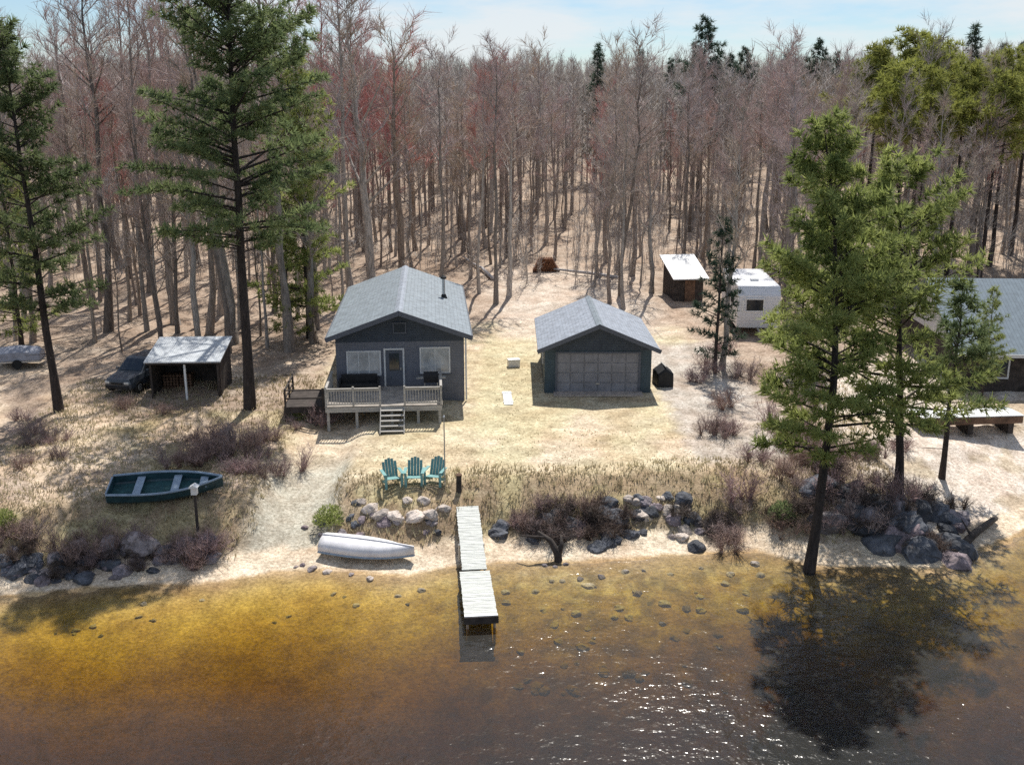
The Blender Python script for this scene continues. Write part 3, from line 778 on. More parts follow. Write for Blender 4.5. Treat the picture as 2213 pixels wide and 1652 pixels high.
    def rail(a, b):
        a, b = Vector(a), Vector(b); Lr = (b - a).length; k = max(1, round(Lr / .145))
        rp.beam(a + Vector((0, 0, .95)), b + Vector((0, 0, .95)), .13, .05)
        rp.beam(a + Vector((0, 0, .12)), b + Vector((0, 0, .12)), .05, .08)
        rp.beam(a + Vector((0, 0, .86)), b + Vector((0, 0, .86)), .05, .08)
        for i in range(1, k):
            c = a.lerp(b, i / k); rp.box(c.x, c.y, dk + .49, .035, .035, .66)
    pts = [(x0 + .07, -.2), (x0 + .07, y0 + .07), (-1.0, y0 + .07)]
    rail((x0 + .07, -.2, dk), (x0 + .07, y0 + .07, dk)); rail((x0 + .07, y0 + .07, dk), (-1.0, y0 + .07, dk))
    rail((.3, y0 + .07, dk), (x1 - .07, y0 + .07, dk)); rail((x1 - .07, y0 + .07, dk), (x1 - .07, -.2, dk))
    for xx, yy in [(x0 + .07, y0 + .07), (x0 + 1.5, y0 + .07), (-1.0, y0 + .07), (.3, y0 + .07), (x1 - .07, y0 + .07), (x0 + .07, -2.1), (x1 - .07, -2.1)]:
        rp.box(xx, yy, dk + .53, .1, .1, 1.06)
    part('railing', rp, M['wood_grey'], de)
    st = MB()
    for k in range(5):
        st.box(-.35, y0 - .16 - k * .28, dk - .2 - k * .2, 1.2, .3, .045)
    for s in (-1, 1): st.beam((-.35 + s * .62, y0 - .02, dk - .18), (-.35 + s * .62, y0 - 1.45, dk - 1.15), .05, .26)
    part('steps', st, M['wood_grey'], de)
    # lower dark landing on the left side, with its own rail; dark tone also serves as cabin shadow
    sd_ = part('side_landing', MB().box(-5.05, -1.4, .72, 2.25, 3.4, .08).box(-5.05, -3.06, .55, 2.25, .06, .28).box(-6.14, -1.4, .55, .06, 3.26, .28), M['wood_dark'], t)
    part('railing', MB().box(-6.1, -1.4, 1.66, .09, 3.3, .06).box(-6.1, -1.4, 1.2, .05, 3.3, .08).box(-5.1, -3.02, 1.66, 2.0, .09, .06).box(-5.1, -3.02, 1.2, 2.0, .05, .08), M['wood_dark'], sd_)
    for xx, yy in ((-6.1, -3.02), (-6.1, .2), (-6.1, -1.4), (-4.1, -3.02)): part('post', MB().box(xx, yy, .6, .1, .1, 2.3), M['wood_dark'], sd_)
    # corner downpipe
    part('downpipe', MB().tube([(hw + .1, -.1, 3.7), (hw + .1, -.1, .1)], .05, 8), M['trim_pale'], t)
    return t
CABIN = cabin()
def on_cabin(x, y, z): return CABIN.matrix_basis @ Vector((x, y, z))

# outdoor sofa on the deck
sf = thing('outdoor_sofa', 'long black outdoor sofa on the cabin deck under the left window', 'sofa', on_cabin(-2.3, -.75, 1.0), R(5))
part('seat', MB().box(0, -.05, .32, 2.0, .72, .2), M['black'], sf, bevel=.04)
part('backrest', MB().box(0, .34, .58, 2.0, .14, .5), M['black'], sf, bevel=.04)
for s in (-1, 1): part('armrest', MB().box(s * 1.06, 0, .42, .12, .8, .4), M['black'], sf, bevel=.03)
for a in (-.95, .95):
    for b in (-.35, .35): part('leg', MB().box(a, b, .11, .06, .06, .22), M['black'], sf)
bq = thing('barbecue_grill', 'black lidded barbecue standing at the right end of the cabin deck', 'barbecue', on_cabin(1.7, -1.5, 1.0), R(5))
part('firebox', MB().box(0, 0, .72, .8, .5, .28), M['black'], bq, bevel=.03)
part('lid', MB().prismx([(-.25, .87), (.25, .87), (.22, 1.05), (.08, 1.14), (-.12, 1.12), (-.23, 1.02)], -.4, .4), M['black'], bq)
part('shelf', MB().box(.62, 0, .84, .4, .42, .03).box(-.62, 0, .84, .4, .42, .03), M['steel'], bq)
for a in (-.35, .35):
    for b in (-.2, .2): part('leg', MB().tube([(a, b, 0), (a, b, .6)], .02, 6), M['steel'], bq)

# ------------------------------------------------------------------ garage
gz = 2.5
def garage():
    t = thing('garage', 'slate blue garage with a grey panel door and a pale gable roof', 'garage', flat(1291, 848, gz), R(0))
    hw, L, zr, sl = 3.12, 8.3, 4.2, .42
    zt = lambda x: zr - abs(x) * sl - .15
    jz = 2.56
    w = MB(); w.prism([(-hw, -.4), (-2.45, -.4), (-2.45, 2.47), (2.45, 2.47), (2.45, -.4), (hw, -.4), (hw, jz), (-hw, jz)], 0, .2)
    part('front_wall', w, M['garage_wall'], t)
    part('gable', MB().prism([(-hw, jz + .004), (hw, jz + .004), (hw, zt(hw)), (0, zt(0)), (-hw, zt(hw))], -.03, .19), M['slate'], t)
    part('back_wall', MB().prism([(-hw, -.4), (hw, -.4), (hw, zt(hw)), (0, zt(0)), (-hw, zt(hw))], L - .2, L), M['garage_wall'], t)
    for s in (-1, 1):
        part('side_wall', MB().box(s * (hw - .1), L / 2, (zt(hw) - .4) / 2, .2, L - .404, zt(hw) + .4), M['garage_wall'], t)
    r = MB(); gable_roof(r, hw + .42, sl, zr, -.65, L + .35)
    ro = part('roof', r, M['roof2'], t)
    f = MB()
    for s in (-1, 1): f.beam((0, -.68, zr - .09), (s * (hw + .45), -.68, zr - (hw + .45) * sl - .09), .05, .24)
    part('bargeboard', f, M['trim'], ro)
    part('ridge_cap', MB().prism([(0, zr + .05), (.2, zr - .05), (.18, zr - .085), (0, zr - .01), (-.18, zr - .085), (-.2, zr - .05)], -.66, L + .36), M['roof'], ro)
    dm_ = MB().box(0, .10, 1.2, 4.86, .04, 2.4)
    for k in range(4):
        for c in range(6): dm_.box(-2.02 + c * .81, .062, .31 + k * .6, .74, .04, .53)
    d = part('overhead_door', dm_, M['door_panel'], t)
    part('frame', MB().box(-2.44, -.02, 1.22, .12, .06, 2.44).box(2.44, -.02, 1.22, .12, .06, 2.44).box(0, -.04, 2.43, 5.0, .06, .1), M['trim'], d)
    part('handle', MB().box(0, .01, .55, .25, .05, .06), M['steel'], d)
    wi = part('window', MB().box(-hw - .02, 3.0, 1.6, .05, .9, .8), M['glass'], t)
    part('frame', MB().box(-hw - .03, 3.0, 2.04, .07, 1.06, .08).box(-hw - .03, 3.0, 1.16, .07, 1.06, .08).box(-hw - .03, 2.51, 1.6, .07, .08, .799).box(-hw - .03, 3.49, 1.6, .07, .08, .799), M['trim_pale'], wi)
    part('sill_slab', MB().box(0, -.35, .03, 5.2, .9, .1), M['rock_pale'], t)
    return t
GARAGE = garage()
# tarped stack right of the garage, white board and box on the left
p = G(1432, 830)
tp = thing('tarped_stack', 'low stack under a black tarp against the right corner of the garage', 'stack', (p.x, p.y, p.z), .1)
part('tarp', MB().loft([[(-.5 * a, y * .6, 0), (-.48 * a, y * .6, .8 * b), (0, y * .6, 1.15 * b), (.48 * a, y * .6, .8 * b), (.5 * a, y * .6, 0)] for y, a, b in ((-1.2, .9, .85), (-1.1, 1, 1), (0, 1, 1.1), (1.1, 1, 1), (1.2, .9, .85))]), M['black'], tp, bevel=.03)
part('batten', MB().box(0, -.05, 1.24, .09, 1.2, .06), M['wood_grey'], tp)
p = G(1097, 862)
bd = MB().box(0, 0, .04, .5, 2.6, .05).box(0, -.9, .08, .6, .12, .035).box(0, .9, .08, .6, .12, .035)
o = part('white_board', bd, M['white'], None); o.location = p; o.rotation_euler = (R(1), 0, R(3)); tag(o, 'white battened board lying on the grass beside the garage', 'board')
p = G(1110, 792)
cb = thing('cool_box', 'small white chest on the grass left of the garage', 'box', p, .2)
part('body', MB().box(0, 0, .22, .75, .5, .44), M['white'], cb, bevel=.03); part('lid', MB().box(0, 0, .475, .79, .54, .06), M['white'], cb, bevel=.015)

# ------------------------------------------------------------------ shed with the metal roof, left
p = G(405, 862); sx, sy = p.x, p.y
sz = h1(sx, sy)
sh = thing('open_shed', 'open fronted shed with a silver metal roof and a white centre post', 'shed', (sx, sy, sz), R(3))
part('roof', MB().prismx([(-.5, 2.25), (3.0, 2.95), (3.0, 3.02), (-.5, 2.32)], -2.15, 2.15), M['metal_roof'], sh)
part('back_wall', MB().box(0, 2.75, 1.3, 4.0, .1, 2.9), M['wood_dark'], sh)
for s in (-1, 1): part('side_wall', MB().prismx([(-.05, -.3), (2.69, -.3), (2.69, 2.85), (-.05, 2.3)], s * 1.95 - .05, s * 1.95 + .05), M['wood_dark'], sh)
for xx in (-1.9, 0.03, 1.9): part('post', MB().box(xx, -.14, 1.03, .11, .11, 2.46), M['white'] if xx == .03 else M['wood_dark'], sh, 'white post' if xx == .03 else None)
part('beam', MB().box(0, -.3, 2.2, 4.2, .1, .16), M['wood_dark'], sh)
fw = MB(); rr = random.Random(4)
for r_ in range(6):
    for c in range(9):
        fw.tube([(-1.7 + c * .19 + rr.uniform(-.02, .02), 1.6, .1 + r_ * .17), (-1.7 + c * .19, 2.3 + rr.uniform(-.05, .05), .1 + r_ * .17)], .085, 6)
o = part('firewood_stack', fw, M['wood_brown']); o.location = (sx, sy, sz); o.rotation_euler = (0, 0, R(3)); tag(o, 'stack of split logs inside the open shed', 'firewood')

# parked car beside the shed
def car(loc, rz):
    t = thing('parked_car', 'dark grey car parked beside the metal roofed shed with its front to the lake', 'car', loc, rz)
    # x across, y length (front = -y)
    def ring(y, w, zb, zt, tw):
        return [(-w, y, zb + .12), (-w * .9, y, zb), (w * .9, y, zb), (w, y, zb + .12), (w, y, zb + (zt - zb) * .6), (tw, y, zt), (-tw, y, zt), (-w, y, zb + (zt - zb) * .6)]
    part('body', MB().loft([ring(-2.25, .70, .42, .78, .6), ring(-2.12, .86, .30, .92, .74), ring(-1.0, .93, .28, 1.06, .84), ring(-.6, .93, .28, 1.1, .86), ring(1.9, .93, .28, 1.12, .86), ring(2.25, .88, .36, 1.05, .8)]), M['car'], t, smooth=False, bevel=.04)
    part('cabin', MB().loft([[(-.84, -.95, 1.06), (.84, -.95, 1.06), (.84, 2.15, 1.08), (-.84, 2.15, 1.08)], [(-.66, -.1, 1.72), (.66, -.1, 1.72), (.66, 1.8, 1.72), (-.66, 1.8, 1.72)], [(-.58, .05, 1.78), (.58, .05, 1.78), (.58, 1.65, 1.78), (-.58, 1.65, 1.78)]]), M['car'], t)
    part('windscreen', MB().add([(-.72, -.87, 1.14), (.72, -.87, 1.14), (.6, -.19, 1.67), (-.6, -.19, 1.67), (-.72, -.89, 1.15), (.72, -.89, 1.15), (.6, -.21, 1.68), (-.6, -.21, 1.68)], [(0, 1, 2, 3), (4, 5, 6, 7), (0, 1, 5, 4), (1, 2, 6, 5), (2, 3, 7, 6), (3, 0, 4, 7)]), M['glass'], t)
    for s in (-1, 1):
        for y0, y1 in ((-.5, .65), (.75, 1.75)):
            f = lambda y, z: (s * (.84 - (z - 1.07) * .277 + .012), y, z)
            a = min(1, (y0 + .5)); pts = [f(y0, 1.16), f(y1, 1.16), f(y1 - .02, 1.64), f(y0 + (.42 if y0 < 0 else .02), 1.64)]
            pts += [(q[0] + s * .012, q[1], q[2]) for q in pts]
            part('side_window', MB().add(pts, [(0, 1, 2, 3), (4, 5, 6, 7), (0, 1, 5, 4), (1, 2, 6, 5), (2, 3, 7, 6), (3, 0, 4, 7)]), M['glass'], t)
        part('headlight', MB().box(s * .62, -2.2, .72, .3, .12, .14), M['lamp'], t, bevel=.03)
        part('mirror', MB().box(s * 1.0, -.62, 1.16, .2, .12, .14), M['car'], t, bevel=.03)
        for yy in (-1.45, 1.4):
            w = part('wheel', MB().tube([(s * .78, yy, .34), (s * .965, yy, .34)], .34, 18), M['rubber'], t)
            part('rim', MB().tube([(s * .96, yy, .34), (s * .98, yy, .34)], [.21, .18], 12), M['steel'], w)
    part('grille', MB().box(0, -2.26, .68, .7, .06, .12), M['black'], t)
    part('bumper', MB().box(0, -2.24, .46, 1.5, .14, .18), M['black'], t, bevel=.04)
    return t
p = G(283, 848); car((p.x, p.y + 1.6, h1(p.x, p.y + 1.6) + .02), R(-14))
# grey trailer at the left edge
p = G(45, 792)
tr = thing('utility_trailer', 'small trailer under a grey tarp at the left edge of the yard', 'trailer', p, .2)
part('tarp', MB().loft([[(x, -.75 * a, .5), (x, -.72 * a, 1.0 * b), (x, 0, 1.3 * b), (x, .72 * a, 1.0 * b), (x, .75 * a, .5)] for x, a, b in ((-1.4, .95, .9), (-1.2, 1, 1), (0, 1, 1.08), (1.2, 1, 1), (1.4, .95, .9))]), M['tarp'], tr, bevel=.04)
part('bed', MB().box(0, 0, .44, 2.8, 1.5, .1), M['steel'], tr)
for s in (-1, 1): part('wheel', MB().tube([(0, s * .72, .3), (0, s * .86, .3)], .3, 14), M['rubber'], tr)
part('drawbar', MB().beam((1.4, 0, .42), (2.5, 0, .35), .08, .08), M['steel'], tr)

# ------------------------------------------------------------------ camper, shed, neighbour's house, log pile
p = G(1640, 728)
cp = thing('camper_trailer', 'white camper trailer parked among the trees right of the garage', 'camper', (p.x - .15, p.y, p.z), R(-4))
cp.scale = (1.15, 1, 1.2)
part('body', MB().prismx([(0, .55), (8.6, .55), (8.6, 2.9), (8.4, 3.05), (.3, 3.05), (-.12, 2.5), (-.12, 1.3)], -1.3, 1.3), M['camper'], cp, bevel=.06)
wi = part('window', MB().box(-.25, -.15, 1.95, 1.0, .05, .65), M['glass'], cp)
part('frame', MB().box(-.25, -.16, 2.32, 1.16, .07, .08).box(-.25, -.16, 1.58, 1.16, .07, .08).box(-.99, -.16, 1.95, .08, .07, .66).box(.29, -.16, 1.95, .08, .07, .66), M['white'], wi)
part('window', MB().box(-1.31, 2.5, 2.0, .04, 1.4, .65), M['glass'], cp)
part('door', MB().box(-1.32, 4.6, 1.75, .05, .75, 1.9), M['white'], cp)
part('roof_vent', MB().box(0, 2.6, 3.12, .5, .5, .14), M['trim_pale'], cp)
for s in (-1, 1):
    for yy in (2.6, 3.5): part('wheel', MB().tube([(s * 1.05, yy, .33), (s * 1.25, yy, .33)], .33, 14), M['rubber'], cp)
part('drawbar', MB().beam((0, .3, .55), (0, -1.1, .45), .1, .1).tube([(0, -.9, 0), (0, -.9, .6)], .04, 6), M['steel'], cp)
p = G(1488, 652)
ws = thing('garden_shed', 'small dark shed with a white metal roof behind the gravel drive', 'shed', p, R(8))
part('wall', MB().prismx([(.1, -.3), (3.4, -.3), (3.4, 3.1), (.1, 2.02)], -1.3, 1.3), M['wood_dark'], ws)
part('roof', MB().prismx([(-.5, 1.9), (3.8, 3.31), (3.8, 3.4), (-.5, 1.99)], -1.6, 1.6), M['white'], ws)
part('door', MB().box(.1, .07, .85, .9, .05, 1.8), M['wood_brown'], ws); ws.scale = (.95, 1, 1)
p = G(2065, 852)
nh = thing('neighbour_house', 'long low house with a blue grey metal roof at the right edge', 'house', (p.x, p.y, p.z), R(-4))
part('wall', MB().box(7, 7, 1.0, 13, 12.6, 3.0), M['wood_dark'], nh)
part('roof', MB().prismx([(0, 2.5), (7, 6.0), (14, 2.5), (14, 2.38), (7, 5.86), (0, 2.38)], -.2, 14.4), M['tin'], nh)
part('gable', MB().prismx([(.72, 2.504), (13.28, 2.504), (7, 5.6)], .5, .65), M['trim_pale'], nh)
part('fascia', MB().box(7.1, -.03, 2.42, 14.6, .05, .2), M['trim_pale'], nh)
for xx in (2.5, 5.2, 9):
    wi = part('window', MB().box(xx, .69, 1.5, 1.3, .06, 1.1), M['glass'], nh)
    part('frame', MB().box(xx, .68, 2.1, 1.5, .1, .1).box(xx, .68, .9, 1.5, .1, .1).box(xx - .7, .68, 1.5, .1, .1, 1.1).box(xx + .7, .68, 1.5, .1, .1, 1.1), M['trim_pale'], wi)
p = G(1182, 588)
lp = MB(); rr = random.Random(8)
for r_ in range(6):
    for c in range(11 - r_):
        lp.tube([(-1.2 + r_ * .1 + c * .23, 0 + rr.uniform(-.06, .06), .12 + r_ * .2), (-1.2 + r_ * .1 + c * .23, 1.3, .12 + r_ * .2)], .115, 7)
o = part('log_pile', lp, M['log_end']); o.location = p; tag(o, 'dark brown pile of logs on the clearing behind the garage', 'log pile')

# ------------------------------------------------------------------ dock
na, nb = flat(1003, 1334, .5), flat(1077, 1332, .5)
fa = G(1010, 1098)
end = (na + nb) / 2; start = Vector((fa.x, fa.y, max(1.05, fa.z + .08)))
ax = (end - start); ax.z = 0; Lt = ax.length; ax.normalize(); sd = Vector((-ax.y, ax.x, 0))
if sd.x < 0: sd = -sd
mid = start + ax * Lt * .56; mid.z = .62
dk = thing('dock', 'weathered pale wooden dock running from the bank out over the water', 'dock', (end.x, end.y, 0))
inv = Matrix.Translation((-end.x, -end.y, 0))
def pl(a, b, w, nbd):
    m = MB()
    a, b = Vector(a), Vector(b); d = (b - a); rot = Matrix((sd, d.normalized(), sd.cross(d.normalized()))).transposed()
    for k in range(nbd):
        c = a.lerp(b, (k + .5) / nbd); c = inv @ c
        m.box(c.x, c.y, c.z + random.uniform(-.006, .006), w + random.uniform(-.03, .03), d.length / nbd - .022, .045, rot)
    return m
e2 = Vector((end.x, end.y, .5)); m2 = Vector((mid.x, mid.y, .55))
part('gangway', pl(start, mid, 1.0, 46), M['dock'], dk)
part('platform', pl(m2 + ax * .05, e2, 1.22, 36), M['dock'], dk)
for s in (-1, 1):
    m = MB().beam(inv @ (start + sd * s * .42 + Vector((0, 0, -.14))), inv @ (mid + sd * s * .42 + Vector((0, 0, -.14))), .06, .2)
    m.beam(inv @ (m2 + sd * s * .56 + Vector((0, 0, -.14))), inv @ (e2 + sd * s * .56 + Vector((0, 0, -.14))), .06, .22)
    part('stringer', m, M['wood_dark'], dk)
part('end_board', MB().beam(inv @ (e2 + ax * .045 - sd * .64 + Vector((0, 0, -.1))), inv @ (e2 + ax * .045 + sd * .64 + Vector((0, 0, -.1))), .05, .28), M['wood_dark'], dk)
part('edge_strip', MB().beam(inv @ (e2 - ax * .06 - sd * .62 + Vector((0, 0, .045))), inv @ (e2 - ax * .06 + sd * .62 + Vector((0, 0, .045))), .14, .04), M['white'], dk, 'white end plank')
for s in (-1, 1):
    for q in (m2 + ax * .3, m2.lerp(e2, .5), e2 - ax * .12, start.lerp(mid, .6)):
        c = inv @ (q + sd * s * .5); part('post', MB().tube([(c.x, c.y, -1.2), (c.x, c.y, q.z - .06)], .055, 8), M['steel'], dk)
# bollard and slim pole at the head of the dock
p = G(992, 1062)
bo = thing('bollard', 'short dark wooden bollard at the head of the dock', 'bollard', p)
part('post', MB().tube([(0, 0, -.2), (0, 0, .75)], [.14, .12], 10), M['wood_dark'], bo); part('cap', MB().tube([(0, 0, .75), (0, 0, .79), (0, 0, .86)], [.16, .16, .04], 10), M['wood_brown'], bo)
p = G(962, 1052)
fp = thing('slim_pole', 'slim pale metal pole standing on the lawn near the green chairs', 'pole', p)
part('shaft', MB().tube([(0, 0, -.2), (0, 0, 3.3)], [.035, .025], 8), M['steel'], fp); part('finial', MB().tube([(0, 0, 3.3), (0, 0, 3.34), (0, 0, 3.4)], [.05, .05, .01], 8), M['trim_pale'], fp)

# ------------------------------------------------------------------ chairs, fire ring
def chair(label, loc, rz):
    t = thing('garden_chair', label, 'chair', loc, rz, 'green chairs facing the lake'); m = M['teal']
    rx = Matrix.Rotation(R(-9), 3, 'X')
    s = MB()
    for k in range(5): s.box(0, -.26 + k * .125, .36 - k * .022, .56, .105, .022)
    part('seat', s, m, t)
    b = MB(); tl = Matrix.Rotation(R(-24), 3, 'X')
    for k, hh in enumerate((.62, .72, .76, .72, .62)):
        c = tl @ Vector((-.24 + k * .12, .0, hh / 2)); b.box(c.x, c.y + .24, c.z + .28, .108, .022, hh, tl)
    part('backrest', b, m, t)
    for sg in (-1, 1):
        part('armrest', MB().box(sg * .36, -.02, .58, .13, .72, .025), m, t)
        part('leg', MB().box(sg * .32, -.31, .26, .1, .03, .6), m, t)
        part('leg', MB().beam((sg * .305, -.28, .3), (sg * .305, .52, .0), .03, .12), m, t)
    return t
for px, py, rz, lab in [(848, 1048, .35, 'green slatted garden chair on the lawn, leftmost of the three by the fire ring'),
                        (896, 1046, 0, 'green slatted garden chair between the two others by the fire ring'),
                        (940, 1044, -.25, 'green slatted garden chair on the lawn, the one nearest the slim pole')]:
    o = chair(lab, G(px, py), rz); o.scale = (1.15, 1.15, 1.15)

# rocks
def rock_mesh(seed, m):
    bm = bmesh.new(); bmesh.ops.create_icosphere(bm, subdivisions=3, radius=1)
    rr = random.Random(seed); ox = rr.uniform(0, 50)
    cuts = [(Vector((rr.uniform(-1, 1), rr.uniform(-1, 1), rr.uniform(-.4, 1))).normalized(), rr.uniform(.62, .9)) for _ in range(9)]
    for v in bm.verts:
        c = v.co.copy()
        for nrm, dd in cuts:
            k = c.dot(nrm)
            if k > dd: c -= nrm * (k - dd) * 1.0
        n = float(fbm(c.x * 1.6 + ox, c.y * 1.6 + c.z * 2.3 + ox)) - .5
        v.co = c * (1 + n * .6)
        v.co.z *= .72
    for f in bm.faces: f.smooth = False
    me = bpy.data.meshes.new('boulder'); bm.to_mesh(me); bm.free(); me.materials.append(m)
    return me
ROCKS = {k: [rock_mesh(s, M[k]) for s in range(5)] for k in ('rock', 'rock_pale', 'rock_dark')}
rk = random.Random(12)
def rock(px, py, r, kind, label, group=None, sink=.42):
    p = G(px, py)
    o = part('boulder', rk.choice(ROCKS[kind]), None)
    o.location = (p.x, p.y, p.z + r * (.72 - sink) - r * .35); o.rotation_euler = (rk.uniform(-.3, .3), rk.uniform(-.3, .3), rk.uniform(0, 6.28))
    o.scale = (r * rk.uniform(.85, 1.3), r * rk.uniform(.8, 1.1), r * rk.uniform(.8, 1.05))
    return tag(o, label, 'rock', group)
for i, (px, py, r) in enumerate([(800, 1098, .42), (826, 1112, .4), (858, 1118, .48), (895, 1118, .42), (930, 1112, .46), (958, 1102, .36), (780, 1086, .3), (880, 1082, .3), (915, 1084, .34)]):
    rock(px, py, r, 'rock_pale', 'pinkish fire ring stone in front of the green chairs', 'pinkish stones of the fire ring')
rock(770, 1088, .26, 'rock_dark', 'small dark reddish stone at the left end of the fire ring')
for i in range(46):
    px = rk.uniform(10, 470); py = 1252 - rk.random() * 80 - (px < 120) * -8
    if px > 380: py = min(py, 1205)
    rock(px, py, rk.uniform(.22, .58), 'rock' if rk.random() < .75 else 'rock_dark', 'mauve grey boulder in the heap along the left shore', 'boulders along the left shore')
rock(300, 1175, .85, 'rock', 'largest flat topped mauve boulder in the heap on the left shore')
for i in range(20):
    rock(rk.uniform(640, 985), rk.uniform(1118, 1165), rk.uniform(.14, .32), 'rock' if i % 3 else 'rock_dark', 'small grey stone in the bank behind the white rowboat', 'stones behind the white rowboat')
for i in range(24):
    rock(rk.uniform(1075, 1340), rk.uniform(1105, 1180), rk.uniform(.25, .6), 'rock_dark', 'dark boulder in the bank between the dock and the forked stump', 'dark boulders by the forked stump')
for i in range(34):
    px = rk.uniform(1290, 1520); py = 1060 + abs(px - 1400) * .25 + rk.uniform(0, 100)
    rock(px, py, rk.uniform(.2, .52), ('rock', 'rock_dark', 'rock_dark', 'rock_pale')[i % 4], 'grey stone in the bank right of the dock', 'stones in the bank right of the dock')
for i in range(52):
    px = rk.uniform(1770, 2090); py = 1020 + (px - 1770) * .32 + rk.uniform(0, 110)
    rock(px, min(py, 1228), rk.uniform(.4, .95), 'rock_dark' if i % 5 else 'rock', 'dark blue grey boulder on the point under the pines', 'dark boulders on the point under the pines')
rock(1962, 1140, .75, 'rock', 'pale grey boulder among the dark ones on the point')
for i in range(26):
    px = rk.uniform(560, 1700); py = 1222 + rk.uniform(-6, 40)
    if 940 < px < 1110: continue
    rock(px, py, rk.uniform(.1, .24), 'rock' if i % 2 else 'rock_pale', 'small stone lying at the waterline', 'small stones at the waterline')

for i in range(18):
    px = rk.uniform(20, 940)
    rock(px, np.interp(px, [0, 450, 940], [1330, 1300, 1270]) + rk.uniform(-12, 60), rk.uniform(.08, .2), 'rock_pale' if i % 3 else 'rock', 'stone lying on the bed under the amber shallows', 'stones under the amber shallows', sink=.5)
for i in range(60):
    rock(rk.uniform(1090, 1720), rk.uniform(1255, 1500), rk.uniform(.1, .28), ('rock_pale', 'rock', 'rock_pale', 'rock_pale')[i % 4], 'stone on the lake bed right of the dock', 'stones on the lake bed right of the dock', sink=.5)
for i in range(22):
    px = rk.uniform(0, 240); rock(px, 1262 - rk.random() * 60, rk.uniform(.25, .6), 'rock_dark', 'dark boulder at the far left end of the shore', 'dark boulders at the far left shore')
# ------------------------------------------------------------------ boats
def hull_ring(y, hb, depth, n=9, flare=.75):
    """half-ellipse section from gunwale to gunwale (open at the top, z up)"""
    return [(hb * math.cos(math.pi * k / (n - 1)), y, -depth * (math.sin(math.pi * k / (n - 1)) ** flare)) for k in range(n)]
def boat_sections(L, B, D, n=13):
    out = []
    for i in range(n):
        t = i / (n - 1)                     # 0 = stern, 1 = bow
        hb = B / 2 * (1 - max(0, (t - .35) / .65) ** 2.3) * (.86 + .14 * min(1, t / .3)); hb = max(hb, .02)
        out.append((L * (t - .5), hb, D * (1 - .25 * t ** 3), .12 * t ** 3 * D / .4))
    return out
def shift(r, dz): return [(a, b, c + dz) for a, b, c in r]
# white rowboat turned over
p1, p2 = G(712, 1188), G(884, 1212)
mc = (p1 + p2) / 2; ang = math.atan2(p2.y - p1.y, p2.x - p1.x)
rb = thing('rowboat', 'white rowboat turned upside down on the beach left of the dock', 'boat', (mc.x, mc.y, mc.z + .12), ang - math.pi / 2)
secs = boat_sections((p2 - p1).length + .5, 1.45, .52)
m = MB(); m.loft([[(a, y, .1 + .5 * 0 - c - 0) for a, y, c in hull_ring(yy, hb, dd)] for yy, hb, dd, dz in secs], closed=False, caps=False)
me = m.mesh('hull', M['boat_white'], True)
h_ = part('hull', me, None, rb)
sm = h_.modifiers.new('thick', 'SOLIDIFY'); sm.thickness = .03
part('keel', MB().tube([(0, yy, .1 + dd + .02) for yy, hb, dd, dz in secs], .035, 6), M['boat_white'], rb)
for s in (-1, 1): part('gunwale', MB().tube([(s * hb, yy, .1) for yy, hb, dd, dz in secs], .04, 6), M['boat_rim'], rb)
rb.rotation_euler = (0, R(4), ang - math.pi / 2)
# open dark teal boat on the bank
p1, p2 = G(245, 1078), G(478, 1066)
mc = (p1 + p2) / 2; ang = math.atan2(p2.y - p1.y, p2.x - p1.x)
ob = thing('open_boat', 'dark teal open boat with three seats pulled up on the left bank', 'boat', (mc.x, mc.y, mc.z + .62), ang - math.pi / 2)
secs = boat_sections((p2 - p1).length + .2, 1.9, .62)
m = MB(); m.loft([shift(hull_ring(yy, hb, dd, 11, .55), dz) for yy, hb, dd, dz in secs], closed=False, caps=False)
n0 = len(secs[0:1]); st = shift(hull_ring(secs[0][0], secs[0][1], secs[0][2], 11, .55), secs[0][3]); m.add(st, [tuple(range(11))])
h_ = part('hull', m.mesh('hull', M['boat_teal'], False), None, ob); sm = h_.modifiers.new('thick', 'SOLIDIFY'); sm.thickness = .04; sm.offset = 1
part('floor', MB().loft([[(hb * .86, yy, -dd * .62 + dz), (-hb * .86, yy, -dd * .62 + dz), (-hb * .8, yy, -dd * .66 + dz), (hb * .8, yy, -dd * .66 + dz)] for yy, hb, dd, dz in secs[:-2]]), M['boat_in'], ob)
for s in (-1, 1): part('gunwale', MB().tube([(s * (hb + .01), yy, dz + .02) for yy, hb, dd, dz in secs], .055, 6), M['boat_rim'], ob)
for i in (3, 7, 10):
    yy, hb, dd, dz = secs[i]; part('seat', MB().box(0, yy, -.14 + dz, hb * 1.9, .34, .05), M['boat_rim'], ob, bevel=.01)
part('transom_board', MB().box(0, secs[0][0] - .02, -.2, secs[0][1] * 1.7, .06, .5), M['boat_rim'], ob)
ob.rotation_euler = (0, R(11), ang - math.pi / 2)
# raft stored on the sandy beach at the right
p1, p2 = G(1975, 925), G(2190, 930)
mc = (p1 + p2) / 2; ang = math.atan2(p2.y - p1.y, p2.x - p1.x)
rf = thing('stored_raft', 'brown timber raft with a white deck stored on the right beach', 'raft', (mc.x, mc.y, mc.z), ang)
Lr = (p2 - p1).length
m = MB()
for k in range(8): m.box(0, -.7 + k * .2, .95, Lr, .185, .05)
part('deck', m, M['white'], rf)
part('frame', MB().box(0, -.78, .72, Lr - .1, .08, .38).box(0, .78, .72, Lr - .1, .08, .38).box(-Lr / 2 + .1, 0, .72, .08, 1.47, .38).box(Lr / 2 - .1, 0, .72, .08, 1.47, .38), M['wood_brown'], rf)
for xx in (-Lr * .4, 0, Lr * .4): part('support', MB().box(xx, 0, .22, .3, 1.3, .62), M['wood_dark'], rf)
